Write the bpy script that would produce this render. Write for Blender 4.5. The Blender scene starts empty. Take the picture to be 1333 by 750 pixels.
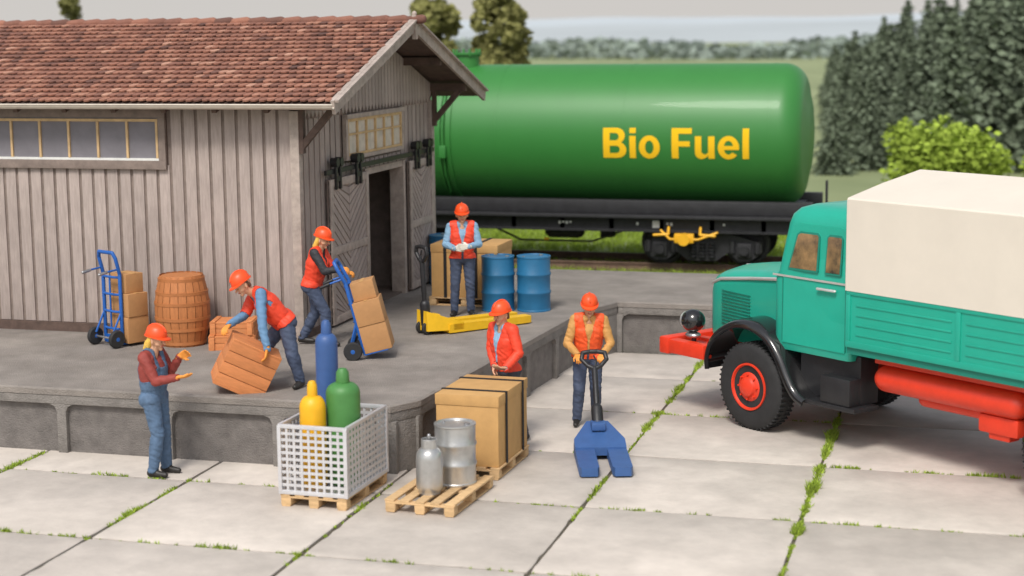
import bpy, bmesh, math, random
import numpy as np
from mathutils import Vector, Matrix, Euler, noise
R = random.Random(7)
rad = math.radians
scene = bpy.context.scene
COL = bpy.context.collection
YAW = math.atan(.278); PITCH = math.atan(335/2180.)

# ------------------------------------------------------------------ materials
def M(name, col, rough=.6, metal=0, var=.12, scale=6, bump=.15, bscale=40, vec=(1,1,1), coat=0, tone=None, col2=None, dirt=0, bdist=.01, spec=None):
    m = bpy.data.materials.new(name); m.use_nodes = True
    nt = m.node_tree; N = nt.nodes; L = nt.links
    b = N["Principled BSDF"]
    b.inputs["Roughness"].default_value = rough
    b.inputs["Metallic"].default_value = metal
    b.inputs["Coat Weight"].default_value = coat
    if spec is not None: b.inputs["Specular IOR Level"].default_value = spec
    tc = N.new("ShaderNodeTexCoord"); mp = N.new("ShaderNodeMapping"); mp.inputs["Scale"].default_value = vec
    L.new(tc.outputs["Object"], mp.inputs[0])
    n = N.new("ShaderNodeTexNoise"); n.inputs["Scale"].default_value = scale; n.inputs["Detail"].default_value = 6; n.inputs["Roughness"].default_value = .65
    L.new(mp.outputs[0], n.inputs["Vector"])
    rp = N.new("ShaderNodeValToRGB")
    c2 = col2 or tuple(min(1, c*(1+var)) for c in col)
    c1 = tuple(c*(1-var) for c in col)
    rp.color_ramp.elements[0].position = .3; rp.color_ramp.elements[1].position = .7
    rp.color_ramp.elements[0].color = (*c1, 1); rp.color_ramp.elements[1].color = (*c2, 1)
    L.new(n.outputs["Fac"], rp.inputs[0])
    out = rp.outputs[0]
    if tone:
        at = N.new("ShaderNodeAttribute"); at.attribute_name = "tone"
        if isinstance(tone, list):
            r2 = N.new("ShaderNodeValToRGB"); cr = r2.color_ramp
            while len(cr.elements) < len(tone): cr.elements.new(.5)
            for i, (p, c) in enumerate(tone):
                cr.elements[i].position = p; cr.elements[i].color = (*c, 1)
            L.new(at.outputs["Fac"], r2.inputs[0])
            mx = N.new("ShaderNodeMix"); mx.data_type = 'RGBA'; mx.blend_type = 'MULTIPLY'; mx.inputs[0].default_value = 1
            L.new(r2.outputs[0], mx.inputs[6]); L.new(out, mx.inputs[7]); out = mx.outputs[2]
        else:
            mr = N.new("ShaderNodeMapRange"); mr.inputs[3].default_value = 1-tone; mr.inputs[4].default_value = 1+tone
            L.new(at.outputs["Fac"], mr.inputs[0])
            vm = N.new("ShaderNodeVectorMath"); vm.operation = 'SCALE'
            L.new(out, vm.inputs[0]); L.new(mr.outputs[0], vm.inputs["Scale"]); out = vm.outputs[0]
    if dirt:
        n3 = N.new("ShaderNodeTexNoise"); n3.inputs["Scale"].default_value = scale*.35; n3.inputs["Detail"].default_value = 8
        L.new(tc.outputs["Object"], n3.inputs["Vector"])
        r3 = N.new("ShaderNodeValToRGB"); r3.color_ramp.elements[0].position = .42; r3.color_ramp.elements[1].position = .62
        r3.color_ramp.elements[0].color = (1-dirt,)*3+(1,); r3.color_ramp.elements[1].color = (1, 1, 1, 1)
        L.new(n3.outputs["Fac"], r3.inputs[0])
        mx = N.new("ShaderNodeMix"); mx.data_type = 'RGBA'; mx.blend_type = 'MULTIPLY'; mx.inputs[0].default_value = 1
        L.new(out, mx.inputs[6]); L.new(r3.outputs[0], mx.inputs[7]); out = mx.outputs[2]
    L.new(out, b.inputs["Base Color"])
    if bump:
        n2 = N.new("ShaderNodeTexNoise"); n2.inputs["Scale"].default_value = bscale; n2.inputs["Detail"].default_value = 5
        L.new(mp.outputs[0], n2.inputs["Vector"])
        bp = N.new("ShaderNodeBump"); bp.inputs["Strength"].default_value = bump; bp.inputs["Distance"].default_value = bdist
        L.new(n2.outputs["Fac"], bp.inputs["Height"]); L.new(bp.outputs[0], b.inputs["Normal"])
    return m

# ------------------------------------------------------------------ mesh builder
def basis(d):
    d = Vector(d).normalized()
    a = Vector((0, 0, 1)) if abs(d.z) < .9 else Vector((1, 0, 0))
    u = d.cross(a).normalized(); v = d.cross(u)
    return d, u, v

_bc = {}
def bevbox(bev, s):
    key = (round(bev, 4), tuple(round(x, 4) for x in s))
    if key not in _bc:
        bm = bmesh.new(); bmesh.ops.create_cube(bm, size=1)
        bmesh.ops.scale(bm, vec=s, verts=bm.verts)
        if bev: bmesh.ops.bevel(bm, geom=bm.edges[:], offset=bev, segments=2, profile=.6, affect='EDGES')
        bm.verts.index_update()
        _bc[key] = ([v.co.copy() for v in bm.verts], [[v.index for v in f.verts] for f in bm.faces]); bm.free()
    return _bc[key]

class MB:
    def __init__(s): s.v = []; s.f = []; s.m = []; s.t = []; s.mats = []
    def add(s, vs, fs, mat, tone=.5):
        if mat not in s.mats: s.mats.append(mat)
        k = s.mats.index(mat); o = len(s.v)
        s.v += [tuple(v) for v in vs]
        for f in fs: s.f.append([i+o for i in f]); s.m.append(k); s.t.append(tone)
    def box(s, c, size, mat, rot=None, bev=0, tone=.5):
        vs, fs = bevbox(bev, size); c = Vector(c)
        if rot is not None:
            Rm = rot if isinstance(rot, Matrix) else Euler(rot).to_matrix()
            vs = [Rm @ v + c for v in vs]
        else: vs = [v+c for v in vs]
        s.add(vs, fs, mat, tone)
    def b2(s, lo, hi, mat, bev=0, tone=.5):
        s.box([(a+b)/2 for a, b in zip(lo, hi)], [abs(b-a) for a, b in zip(lo, hi)], mat, None, bev, tone)
    def beam(s, p0, p1, w, h, mat, up=(0, 0, 1), bev=0, tone=.5):
        p0 = Vector(p0); p1 = Vector(p1); d = (p1-p0); ln = d.length; d.normalize()
        y = Vector(up).cross(d).normalized(); z = d.cross(y)
        Rm = Matrix((d, y, z)).transposed()
        s.box((p0+p1)/2, (ln, w, h), mat, Rm, bev, tone)
    def cyl(s, p0, p1, r0, mat, r1=None, seg=20, tone=.5):
        r1 = r0 if r1 is None else r1
        p0 = Vector(p0); p1 = Vector(p1); d, u, v = basis(p1-p0)
        vs = []
        for p, r in ((p0, r0), (p1, r1)):
            for i in range(seg):
                a = 2*math.pi*i/seg; vs.append(p+(u*math.cos(a)+v*math.sin(a))*r)
        fs = [[i, (i+1) % seg, seg+(i+1) % seg, seg+i] for i in range(seg)]
        fs += [list(range(seg))[::-1], list(range(seg, 2*seg))]
        s.add(vs, fs, mat, tone)
    def lathe(s, prof, mat, origin=(0, 0, 0), axis=(0, 0, 1), seg=28, tone=.5):
        o = Vector(origin); d, u, v = basis(axis); vs = []; n = len(prof)
        for r, z in prof:
            for i in range(seg):
                a = 2*math.pi*i/seg; vs.append(o+d*z+(u*math.cos(a)+v*math.sin(a))*max(r, .0004))
        fs = []
        for k in range(n-1):
            for i in range(seg):
                j = (i+1) % seg; fs.append([k*seg+i, k*seg+j, (k+1)*seg+j, (k+1)*seg+i])
        fs += [list(range(seg))[::-1], list(range((n-1)*seg, n*seg))]
        s.add(vs, fs, mat, tone)
    def cap(s, p0, p1, r0, mat, r1=None, seg=12, rings=4, tone=.5):
        r1 = r0 if r1 is None else r1
        p0 = Vector(p0); p1 = Vector(p1)
        if (p1-p0).length < 1e-5: p1 = p0+Vector((0, 0, 1e-4))
        ln = (p1-p0).length; pr = []
        for k in range(rings+1):
            a = -math.pi/2+math.pi/2*k/rings; pr.append((r0*math.cos(a), r0*math.sin(a)))
        for k in range(rings+1):
            a = math.pi/2*k/rings; pr.append((r1*math.cos(a), ln+r1*math.sin(a)))
        s.lathe(pr, mat, p0, p1-p0, seg, tone)
    def ell(s, c, r, mat, rot=None, seg=16, rings=10, tone=.5):
        vs = []; c = Vector(c); Rm = Euler(rot).to_matrix() if rot is not None and not isinstance(rot, Matrix) else (rot or Matrix.Identity(3))
        for k in range(rings+1):
            a = -math.pi/2+math.pi*k/rings
            for i in range(seg):
                b = 2*math.pi*i/seg; cr = max(math.cos(a), .001)
                vs.append(c+Rm @ Vector((r[0]*cr*math.cos(b), r[1]*cr*math.sin(b), r[2]*math.sin(a))))
        fs = []
        for k in range(rings):
            for i in range(seg):
                j = (i+1) % seg; fs.append([k*seg+i, k*seg+j, (k+1)*seg+j, (k+1)*seg+i])
        fs += [list(range(seg))[::-1], list(range(rings*seg, (rings+1)*seg))]
        s.add(vs, fs, mat, tone)
    def tube(s, pts, r, mat, seg=10):
        for a, b in zip(pts, pts[1:]): s.cap(a, b, r, mat, seg=seg, rings=3)
    def prism(s, poly, f0, f1, mat, tone=.5):
        n = len(poly); vs = [f0(*p) for p in poly]+[f1(*p) for p in poly]
        fs = [[i, (i+1) % n, n+(i+1) % n, n+i] for i in range(n)]+[list(range(n))[::-1], list(range(n, 2*n))]
        s.add(vs, fs, mat, tone)
    def mesh(s, name, smooth=True, ang=35):
        me = bpy.data.meshes.new(name); me.from_pydata(s.v, [], s.f)
        for m in s.mats: me.materials.append(m)
        me.polygons.foreach_set("material_index", s.m)
        bm = bmesh.new(); bm.from_mesh(me); bmesh.ops.recalc_face_normals(bm, faces=bm.faces); bm.to_mesh(me); bm.free()
        at = me.attributes.new("tone", 'FLOAT', 'FACE'); at.data.foreach_set("value", s.t)
        if smooth:
            me.polygons.foreach_set("use_smooth", [True]*len(me.polygons))
            me.set_sharp_from_angle(angle=rad(ang))
        me.update(); return me
    def obj(s, name, parent=None, loc=(0, 0, 0), rot=(0, 0, 0), smooth=True, ang=35):
        o = bpy.data.objects.new(name, s.mesh(name, smooth, ang)); o.location = loc; o.rotation_euler = rot
        COL.objects.link(o)
        if parent: o.parent = parent
        return o

def thing(name, label, cat, loc=(0, 0, 0), rz=0, group=None, rot=None):
    e = bpy.data.objects.new(name, None); e.empty_display_size = .1
    e.location = loc; e.rotation_euler = rot if rot else (0, 0, rz)
    e["label"] = label; e["category"] = cat
    if group: e["group"] = group
    COL.objects.link(e); return e

# ------------------------------------------------------------------ palette
m_slab = M("concrete_slab", (.565, .51, .455), .85, var=.10, scale=3.0, bump=.5, bscale=16, tone=.09, dirt=.11)
m_joint = M("joint_sand", (.10, .085, .06), .95, var=.4, scale=9, bump=.5)
m_grassg = M("ground_grass", (.22, .27, .12), .95, var=.25, scale=.05, col2=(.31, .35, .18), bump=0)
m_blade = M("grass_blade", (.25, .35, .03), .8, var=.3, scale=3, bump=0, tone=.4)
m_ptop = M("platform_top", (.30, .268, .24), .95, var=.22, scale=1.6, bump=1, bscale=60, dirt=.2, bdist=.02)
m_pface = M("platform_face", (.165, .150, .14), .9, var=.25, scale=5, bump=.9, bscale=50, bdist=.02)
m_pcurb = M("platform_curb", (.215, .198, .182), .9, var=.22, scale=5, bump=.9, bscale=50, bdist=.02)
m_board = M("weathered_board", (.415, .345, .315), .9, var=.16, scale=5, bump=.6, bscale=30, vec=(6, 6, .7), tone=.09, dirt=.10)
m_gap = M("dark_board", (.225, .178, .155), .9, var=.25, scale=6, bump=.4)
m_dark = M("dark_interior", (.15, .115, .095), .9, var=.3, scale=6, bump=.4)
m_trim = M("trim_wood", (.40, .335, .295), .85, var=.25, scale=7, bump=.5, bscale=40)
m_brown = M("brown_wood", (.10, .065, .052), .8, var=.3, scale=7, bump=.4)
m_tile = M("roof_tile", (.95, .95, .95), .9, var=.2, scale=14, bump=.5, bscale=50,
           tone=[(0, (.13, .065, .052)), (.35, (.28, .125, .088)), (.7, (.40, .18, .12)), (1, (.56, .31, .22))])
m_gutter = M("gutter_metal", (.60, .54, .46), .5, var=.1)
m_winwood = M("window_wood", (.58, .40, .21), .7, var=.2)
m_glassg = M("window_pane", (.20, .19, .21), .8, var=.10, scale=3, bump=.05, spec=.2)
m_glassc = M("window_pane_pale", (.60, .54, .46), .6, var=.2, scale=5, bump=.05)
m_black = M("black_paint", (.018, .018, .02), .45, var=.2)
m_blackg = M("black_gloss_paint", (.014, .014, .015), .16, var=.2, coat=.6, bump=.02)
m_frame = M("wagon_frame_black", (.022, .022, .025), .5, var=.3)
m_green = M("wagon_green", (.035, .20, .038), .45, var=.03, scale=2, bump=.02, coat=.06)
m_yellowp = M("yellow_paint", (.85, .45, .02), .45, var=.08)
m_letter = M("yellow_lettering", (.92, .54, .02), .9, var=.02, bump=0, spec=.1)
m_white = M("white_paint", (.7, .7, .68), .5, var=.1)
m_steel = M("steel", (.42, .42, .43), .35, metal=.8, var=.15)
m_rust = M("rusty_steel", (.16, .10, .07), .7, var=.3)
m_ballast = M("ballast", (.20, .19, .12), .95, var=.5, scale=30, bump=1, bscale=25, bdist=.05)
m_teal = M("truck_teal", (.014, .37, .265), .36, var=.05, scale=3, bump=.05, bscale=30, coat=.15)
m_tealv = M("truck_teal_dark", (.008, .20, .145), .5, var=.06)
m_canvas = M("canvas_cover", (.70, .64, .55), .75, var=.03, scale=2, bump=.1, bscale=9)
m_red = M("chassis_red", (.74, .045, .015), .42, var=.08, bump=.05)
m_tyre = M("tyre_rubber", (.022, .022, .023), .75, var=.25, bump=.3)
m_chrome = M("silver_trim", (.66, .66, .64), .35, metal=.5, var=.05)
m_cabglass = M("cab_glass", (.07, .05, .04), .10, var=.6, scale=3.0, bump=0, coat=.6, col2=(.42, .24, .10))
m_pallet = M("pallet_wood", (.60, .40, .205), .8, var=.18, scale=8, bump=.3, bscale=40, vec=(1, 4, 4), tone=.12)
m_carton = M("carton", (.55, .32, .12), .8, var=.08, scale=5, bump=.15)
m_cartonb = M("carton_small", (.47, .245, .10), .8, var=.1, scale=6, bump=.15)
m_strap = M("strap", (.015, .014, .014), .7)
m_meshw = M("mesh_zinc", (.64, .64, .66), .36, metal=.35, var=.08)
m_zinc = M("drum_zinc", (.55, .55, .54), .33, metal=.7, var=.14, scale=5, dirt=.12)
m_cblue = M("cylinder_blue", (.04, .10, .28), .5, var=.1)
m_cyel = M("cylinder_yellow", (.80, .42, .01), .45, var=.06)
m_cgreen = M("cylinder_green", (.065, .22, .055), .5, var=.1)
m_dblue = M("drum_blue", (.02, .155, .32), .45, var=.08, dirt=.12)
m_tblue = M("truck_blue", (.015, .11, .42), .42, var=.08)
m_jblue = M("jack_blue", (.04, .105, .28), .5, var=.1)
m_jyel = M("jack_yellow", (.85, .50, .015), .45, var=.08)
m_barrel = M("barrel_wood", (.46, .17, .055), .65, var=.15, scale=6, bump=.3, bscale=25, vec=(4, 4, .6), tone=.07)
m_hoop = M("barrel_hoop", (.42, .155, .05), .5, var=.12)
m_crate = M("crate_wood", (.62, .23, .08), .7, var=.12, scale=7, bump=.3, bscale=30, vec=(1, 4, 4), tone=.10)
m_crated = M("crate_wood_inner", (.40, .145, .05), .7, var=.12, scale=7, bump=.3)
m_leafd = M("conifer_foliage_hazed", (.155, .19, .13), .95, var=.25, scale=.8, bump=0, tone=.28, spec=.1)  # green paled: distance haze is painted into the leaf colour
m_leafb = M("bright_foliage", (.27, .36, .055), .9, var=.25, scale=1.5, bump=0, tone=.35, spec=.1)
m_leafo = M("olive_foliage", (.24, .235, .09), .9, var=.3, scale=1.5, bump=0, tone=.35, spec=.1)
m_bark = M("bark", (.12, .09, .06), .9, var=.3)
m_hill = M("hazy_hill", (.42, .46, .475), 1, var=.06, scale=.01, bump=0)  # aerial haze painted into the base colour, no volume
m_hillf = M("far_hill", (.48, .53, .56), 1, var=.05, scale=.01, bump=0)  # pale bluish base colour stands in for aerial perspective
m_hill2 = M("hazy_woods", (.25, .30, .26), 1, var=.2, scale=.05, bump=0, tone=.2)  # haze over the far tree line is mixed into this colour
# figure paints
m_skin = M("skin", (.66, .37, .23), .55, var=.06, bump=.05)
m_lips = M("lips", (.48, .15, .11), .5)
m_eye = M("eye_dark", (.04, .03, .03), .3)
m_hairb = M("blond_hair", (.75, .47, .08), .6, var=.2, scale=20, bump=.4)
m_hairn = M("brown_hair", (.12, .06, .03), .6, var=.2, scale=20, bump=.4)
m_helmet = M("helmet_red", (.85, .085, .015), .4, var=.05, bump=.03)
m_vest = M("vest_red", (.78, .06, .022), .6, var=.12, bump=.25, bscale=14)
m_vesto = M("vest_orange", (.82, .10, .02), .6, var=.12, bump=.25, bscale=14)
m_denim = M("denim_dark", (.055, .075, .13), .75, var=.25, scale=10, bump=.35, bscale=16)
m_denim2 = M("denim_blue", (.085, .145, .24), .75, var=.25, scale=10, bump=.35, bscale=16)
m_trdark = M("trousers_dark", (.05, .055, .075), .75, var=.25, scale=10, bump=.35, bscale=16)
m_shirtb = M("shirt_blue", (.22, .38, .54), .7, var=.12, bump=.3, bscale=14)
m_shirtmb = M("shirt_mid_blue", (.12, .24, .40), .7, var=.12, bump=.3, bscale=14)
m_shirtm = M("shirt_maroon", (.27, .045, .035), .7, var=.12, bump=.3, bscale=14)
m_shirtk = M("shirt_black", (.03, .03, .035), .7, var=.12, bump=.3, bscale=14)
m_shirtt = M("shirt_tan", (.56, .29, .085), .7, var=.12, bump=.3, bscale=14)
m_glove = M("glove_orange", (.78, .30, .05), .65, var=.1)
m_glovew = M("glove_white", (.65, .62, .55), .65, var=.1)
m_shoe = M("shoe_black", (.025, .022, .02), .5)

# ------------------------------------------------------------------ ground / pavement
def structure(o): o["kind"] = "structure"
mb = MB(); mb.add([(-3000, -200, -.02), (3000, -200, -.02), (3000, 4000, -.02), (-3000, 4000, -.02)], [[0, 1, 2, 3]], m_grassg)
g = mb.obj("ground"); structure(g)
mb = MB(); mb.add([(-22, 3, -.004), (16, 3, -.004), (16, 26.7, -.004), (-22, 26.7, -.004)], [[0, 1, 2, 3]], m_joint)
x0s = -4.13; y0s = 15.35
for i in range(-7, 9):
    for j in range(-5, 5):
        xa = x0s+2.42*i; ya = y0s+2.355*j; xb = xa+2.42; yb = ya+2.355
        if xb > 16 or xa < -22: continue
        if xb < -6.4+.3 and ya > 18.6: continue
        yb2 = min(yb, 26.72)
        gp = .016
        cx, cy = (xa+xb)/2, (ya+yb2)/2
        jt = lambda: R.uniform(-.008, .008)
        zt = .022+R.uniform(-.004, .004)
        pts = [(xa+gp+jt(), ya+gp+jt()), (xb-gp+jt(), ya+gp+jt()), (xb-gp+jt(), yb2-gp+jt()), (xa+gp+jt(), yb2-gp+jt())]
        out = []
        for k in range(4):
            a = pts[k]; b = pts[(k+1) % 4]
            for q in range(14):
                t = q/14
                nx, ny = (a[0]*(1-t)+b[0]*t, a[1]*(1-t)+b[1]*t)
                w = .007*R.random() if q else .018
                if R.random() < .04: w += .018
                dx, dy = cx-nx, cy-ny; l = math.hypot(dx, dy)
                out.append((nx+dx/l*w, ny+dy/l*w))
        n = len(out); tn = R.random()
        tx, ty = R.uniform(-.0015, .0015), R.uniform(-.0015, .0015)
        zf = lambda x, y: zt+(x-cx)*tx+(y-cy)*ty
        vs = [(x, y, -.003) for x, y in out]+[(x, y, zf(x, y)-.008) for x, y in out]
        vs += [(x+(cx-x)*.012, y+(cy-y)*.012, zf(x, y)) for x, y in out]
        fs = [[k, (k+1) % n, n+(k+1) % n, n+k] for k in range(n)]+[[n+k, n+(k+1) % n, 2*n+(k+1) % n, 2*n+k] for k in range(n)]+[list(range(2*n, 3*n))]
        mb.add(vs, fs, m_slab, tn)
pv = mb.obj("pavement"); structure(pv)

mb = MB()
def tuft(x, y, z, n, h, spread, mat=m_blade):
    for _ in range(n):
        a = R.uniform(0, 6.283); r = spread*math.sqrt(R.random()); px, py = x+r*math.cos(a), y+r*math.sin(a)
        hh = h*R.uniform(.5, 1.2); b = R.uniform(0, 6.283); w = .009+.006*R.random(); ln = hh*R.uniform(.2, .9); c = R.uniform(0, 6.283)
        mb.add([(px-w*math.cos(b), py-w*math.sin(b), z), (px+w*math.cos(b), py+w*math.sin(b), z), (px+ln*math.cos(c), py+ln*math.sin(c), z+hh)], [[0, 1, 2]], mat, R.random())
def seam(x0, y0, x1, y1, dens, h=.045, sp=.022):
    L_ = math.hypot(x1-x0, y1-y0); n = int(L_*dens); ph = R.uniform(0, 9)
    for _ in range(n):
        t = R.random(); k = .5+.5*math.sin(ph+t*L_*2.3)*math.sin(ph*2+t*L_*5.1)
        if R.random() > k: continue
        tuft(x0+(x1-x0)*t+R.uniform(-.01, .01), y0+(y1-y0)*t+R.uniform(-.01, .01), 0.0, 9, h*(.5+k), sp*(.6+k))
seam(-4.13, 17, -4.13, 19, 40); seam(-4.13, 20.2, -4.13, 26.5, 50, .06, .032)
seam(-1.70, 15.5, -1.70, 17.2, 45); seam(-1.70, 17.2, -1.70, 23, 120, .065, .042)
seam(-5.3, 17.7, 1, 17.7, 22, .04); seam(-1.7, 20.06, 1.5, 20.06, 40, .05); seam(-5.5, 22.4, -1.7, 22.4, 25, .05)
seam(-6, 15.35, 1, 15.35, 12, .04); seam(-12, 15.35, -6.4, 15.35, 25, .045)
seam(-8.97, 15.8, -8.97, 17.4, 60, .05, .03); seam(-11.39, 17.3, -11.39, 18.5, 70, .05, .035)
seam(-6.55, 15, -6.55, 18.4, 14, .04); seam(-8.97, 17.7, -6.6, 17.7, 14, .04); seam(-11.4, 17.7, -9, 17.7, 18)
seam(-6.3, 20.06, -4.2, 20.06, 14, .04); seam(-4.13, 24.76, 1, 24.76, 15, .05); seam(.73, 15, .73, 22, 25, .05)
jg = mb.obj("grass", smooth=False); jg["kind"] = "stuff"
mb = MB()
for _ in range(2500): tuft(R.uniform(-14, 2), R.uniform(30.6, 33.6), -.02, 3, .2, .12)
for _ in range(5500): tuft(R.uniform(-14, 0), R.uniform(33.6, 35.35), .02, 4, .2, .12)
for _ in range(3500): tuft(R.uniform(-14, 0), R.uniform(35.5, 36.9), .10, 3, .11, .1)
for _ in range(9000): tuft(R.uniform(-15, 0), R.uniform(37.2, 45), -.02, 4, .16, .15)
gr = mb.obj("meadow_grass", smooth=False); gr["kind"] = "stuff"

# ------------------------------------------------------------------ platform
PZ = .87
plat = thing("loading_platform", "long grey concrete loading platform with panelled sides", "platform")
poly = [(-26, 18.62), (-6.68, 18.52), (-6.44, 18.97), (-5.98, 25.85), (-5.62, 26.72), (14, 26.66), (14, 30.2), (-26, 30.2)]
def inset(poly, d):
    out = []; n = len(poly)
    for i in range(n):
        p0, p1, p2 = Vector(poly[i-1]), Vector(poly[i]), Vector(poly[(i+1) % n])
        d1 = (p1-p0).normalized(); d2 = (p2-p1).normalized()
        n1 = Vector((-d1.y, d1.x)); n2 = Vector((-d2.y, d2.x)); b = (n1+n2).normalized()
        out.append(tuple(p1+b*(d/max(.3, b.dot(n1)))))
    return out
mb = MB(); pin = inset(poly, .085)
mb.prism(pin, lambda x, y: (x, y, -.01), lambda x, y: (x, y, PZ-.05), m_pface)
for i in range(0, 5):
    a = Vector((*poly[i], 0)); b = Vector((*poly[i+1], 0)); d = (b-a); ln = d.length; d.normalize(); nrm = Vector((-d.y, d.x, 0))
    hi = PZ-.09; off = nrm*.055
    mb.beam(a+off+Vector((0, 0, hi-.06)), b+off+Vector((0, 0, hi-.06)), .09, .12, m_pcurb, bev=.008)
    if ln < 1.2:
        mb.beam(a+off*1.05+Vector((0, 0, hi/2-.06)), b+off*1.05+Vector((0, 0, hi/2-.06)), .082, hi-.122, m_pcurb, bev=.006); continue
    npan = max(1, round(ln/1.5)); w = ln/npan
    for k in range(npan+1):
        p = a+d*(w*k)+off
        mb.beam(p+Vector((0, 0, 0)), p+Vector((0, 0, hi-.115)), .085, .13, m_pcurb, up=d, bev=.006)
        for sg in (-1, 1):
            if (k == 0 and sg < 0) or (k == npan and sg > 0): continue
            q = p+d*(sg*.06)
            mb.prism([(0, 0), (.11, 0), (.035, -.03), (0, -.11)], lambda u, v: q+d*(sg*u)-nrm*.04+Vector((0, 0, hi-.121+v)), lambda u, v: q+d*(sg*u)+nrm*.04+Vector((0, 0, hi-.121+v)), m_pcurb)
mb.obj("side_panel", plat)
mb = MB()
pt2 = inset(poly, .03)
n = len(poly)
vs = [(x, y, PZ-.09) for x, y in poly]+[(x, y, PZ-.02) for x, y in poly]+[(x, y, PZ) for x, y in pt2]
fs = [list(range(n))[::-1]]+[[k, (k+1) % n, n+(k+1) % n, n+k] for k in range(n)]+[[n+k, n+(k+1) % n, 2*n+(k+1) % n, 2*n+k] for k in range(n)]+[list(range(2*n, 3*n))]
mb.add(vs, fs, m_ptop)
mb.obj("deck", plat, ang=20)

# ------------------------------------------------------------------ goods shed
shed = thing("goods_shed", "weathered grey-brown timber goods shed with red tiled roof", "shed")
XG = -9.4; YF = 22.3; YB = 28.45; RY = 25.45; RZ = 5.46; SL = 1.13/3.5
def rz_at(y): return RZ-abs(y-RY)*SL
XL = -22
mb = MB()
mb.b2((XL, YF+.03, PZ-.02), (XG-.05, YF+.2, 4.38), m_gap)
x = XL
while x < XG-.2:
    w = .165
    x1, x2 = x, x+w
    segs = [(PZ+.14, 4.36)]
    if x2 > -14.35 and x1 < -11.42: segs = [(PZ+.14, 3.40)]
    for z0, z1 in segs: mb.b2((x1, YF+.006+R.uniform(0, .004), z0), (x2, YF+.035, z1), m_board, bev=.004, tone=R.random())
    x += .213
mb.b2((XL, YF-.045, PZ-.01), (XG-.02, YF+.03, PZ+.135), m_brown)
mb.obj("wall", shed)
mb = MB()
def gap_sheet(y0, y1, z0, z1):
    mb.b2((XG-.2, y0, z0), (XG-.03, y1, z1), m_gap)
gap_sheet(YF+.03, 25.05, PZ-.02, 3.3); gap_sheet(26.95, YB, PZ-.02, 3.3); gap_sheet(25.05, 26.95, 3.15, 3.3)
mb.prism([(YF+.03, 3.3), (YB, 3.3), (YB, rz_at(YB)-.1), (RY, RZ-.1), (YF+.03, rz_at(YF)-.1)], lambda a, b: (XG-.2, a, b), lambda a, b: (XG-.03, a, b), m_gap)
y = YF+.1
while y < YB-.05:
    ya, yb = y, min(y+.165, YB-.02); yc = (ya+yb)/2
    segs = [(PZ+.02, 4.14)]
    if 24.95 < yc < 27.02: segs = [(3.15, 4.14)]
    if 24.12 < yc < 26.95:
        segs = [(a, min(b, 3.30)) for a, b in segs]
    for z0, z1 in segs:
        if z1-z0 > .03: mb.b2((XG-.035, ya, z0), (XG+.002-R.uniform(0, .004), yb, z1), m_board, tone=R.random())
    y += .213
y = YF+.06
while y < YB-.02:
    ya, yb = y, y+.135; ym = (ya+yb)/2
    mb.prism([(ym, 4.06), (yb, 4.16), (yb, rz_at(yb)-.12), (ya, rz_at(ya)-.12), (ya, 4.16)], lambda a, b: (XG-.01, a, b), lambda a, b: (XG+.05, a, b), m_board, tone=R.random())
    y += .152
mb.obj("gable_wall", shed)
mb = MB()
mb.b2((XL, YB-.02, PZ-.01), (XG-.05, YB+.1, 4.2), m_board); mb.b2((XL-.1, YF, PZ-.01), (XL, YB, 4.6), m_board)
mb.obj("back_wall", shed)
for lo, hi in (((XG-.06, YF-.05, PZ), (XG+.075, YF+.09, 4.2)), ((XG-.06, YB-.1, PZ), (XG+.07, YB+.05, 4.1))):
    mb = MB(); mb.b2(lo, hi, m_trim, bev=.006); mb.obj("corner_post", shed)
for a, b in ((YF+.1, 25.0), (27.0, YB-.1)):
    mb = MB(); mb.b2((XG-.02, a, PZ-.01), (XG+.05, b, PZ+.1), m_brown); mb.obj("base_beam", shed)
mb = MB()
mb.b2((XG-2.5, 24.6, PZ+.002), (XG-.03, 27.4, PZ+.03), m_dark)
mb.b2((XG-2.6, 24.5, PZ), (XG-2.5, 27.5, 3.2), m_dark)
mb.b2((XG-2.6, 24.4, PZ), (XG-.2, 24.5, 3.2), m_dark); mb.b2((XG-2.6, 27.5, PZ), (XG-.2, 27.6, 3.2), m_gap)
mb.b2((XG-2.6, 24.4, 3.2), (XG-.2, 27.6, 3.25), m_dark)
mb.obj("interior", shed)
def door_leaf(y0, y1, name):
    d = MB(); z0, z1 = PZ+.04, 3.12; x = XG+.05
    d.b2((x, y0, z0), (x+.03, y1, z1), m_gap)
    c = (y0+y1)/2
    zz = z0-.6
    while zz < z1:
        for sg in (-1, 1):
            p = [(c, zz), (c+sg*(y1-y0)/2, zz+.62), (c+sg*(y1-y0)/2, zz+.62+.11), (c, zz+.11)]
            p = [(a, min(max(b, z0+.02), z1-.02)) for a, b in p]
            if abs(p[0][1]-p[3][1])+abs(p[1][1]-p[2][1]) > .05:
                d.prism(p, lambda a, b: (x+.028, a, b), lambda a, b: (x+.042+.002*sg, a, b), m_board, tone=R.random())
        zz += .14
    for a, b in (((y0, z0), (y0+.11, z1)), ((y1-.11, z0), (y1, z1))): d.b2((x+.02, a[0], a[1]), (x+.065, b[0], b[1]), m_trim, bev=.004)
    for z in (z0, (z0+z1)/2-.05, z1-.12): d.b2((x+.02, y0+.11, z), (x+.062, y1-.11, z+.12), m_trim, bev=.004)
    return d.obj(name, shed)
door_leaf(23.35, 24.98, "sliding_door"); door_leaf(27.02, 28.28, "sliding_door")
mb = MB()
mb.b2((XG-.06, 25.05, PZ), (XG+.03, 25.13, 3.15), m_trim); mb.b2((XG-.2, 26.85, PZ), (XG+.045, 26.95, 3.15), m_trim)
mb.b2((XG-.2, 25.13, 3.05), (XG+.03, 26.85, 3.15), m_trim)
mb.obj("door_frame", shed)
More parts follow.
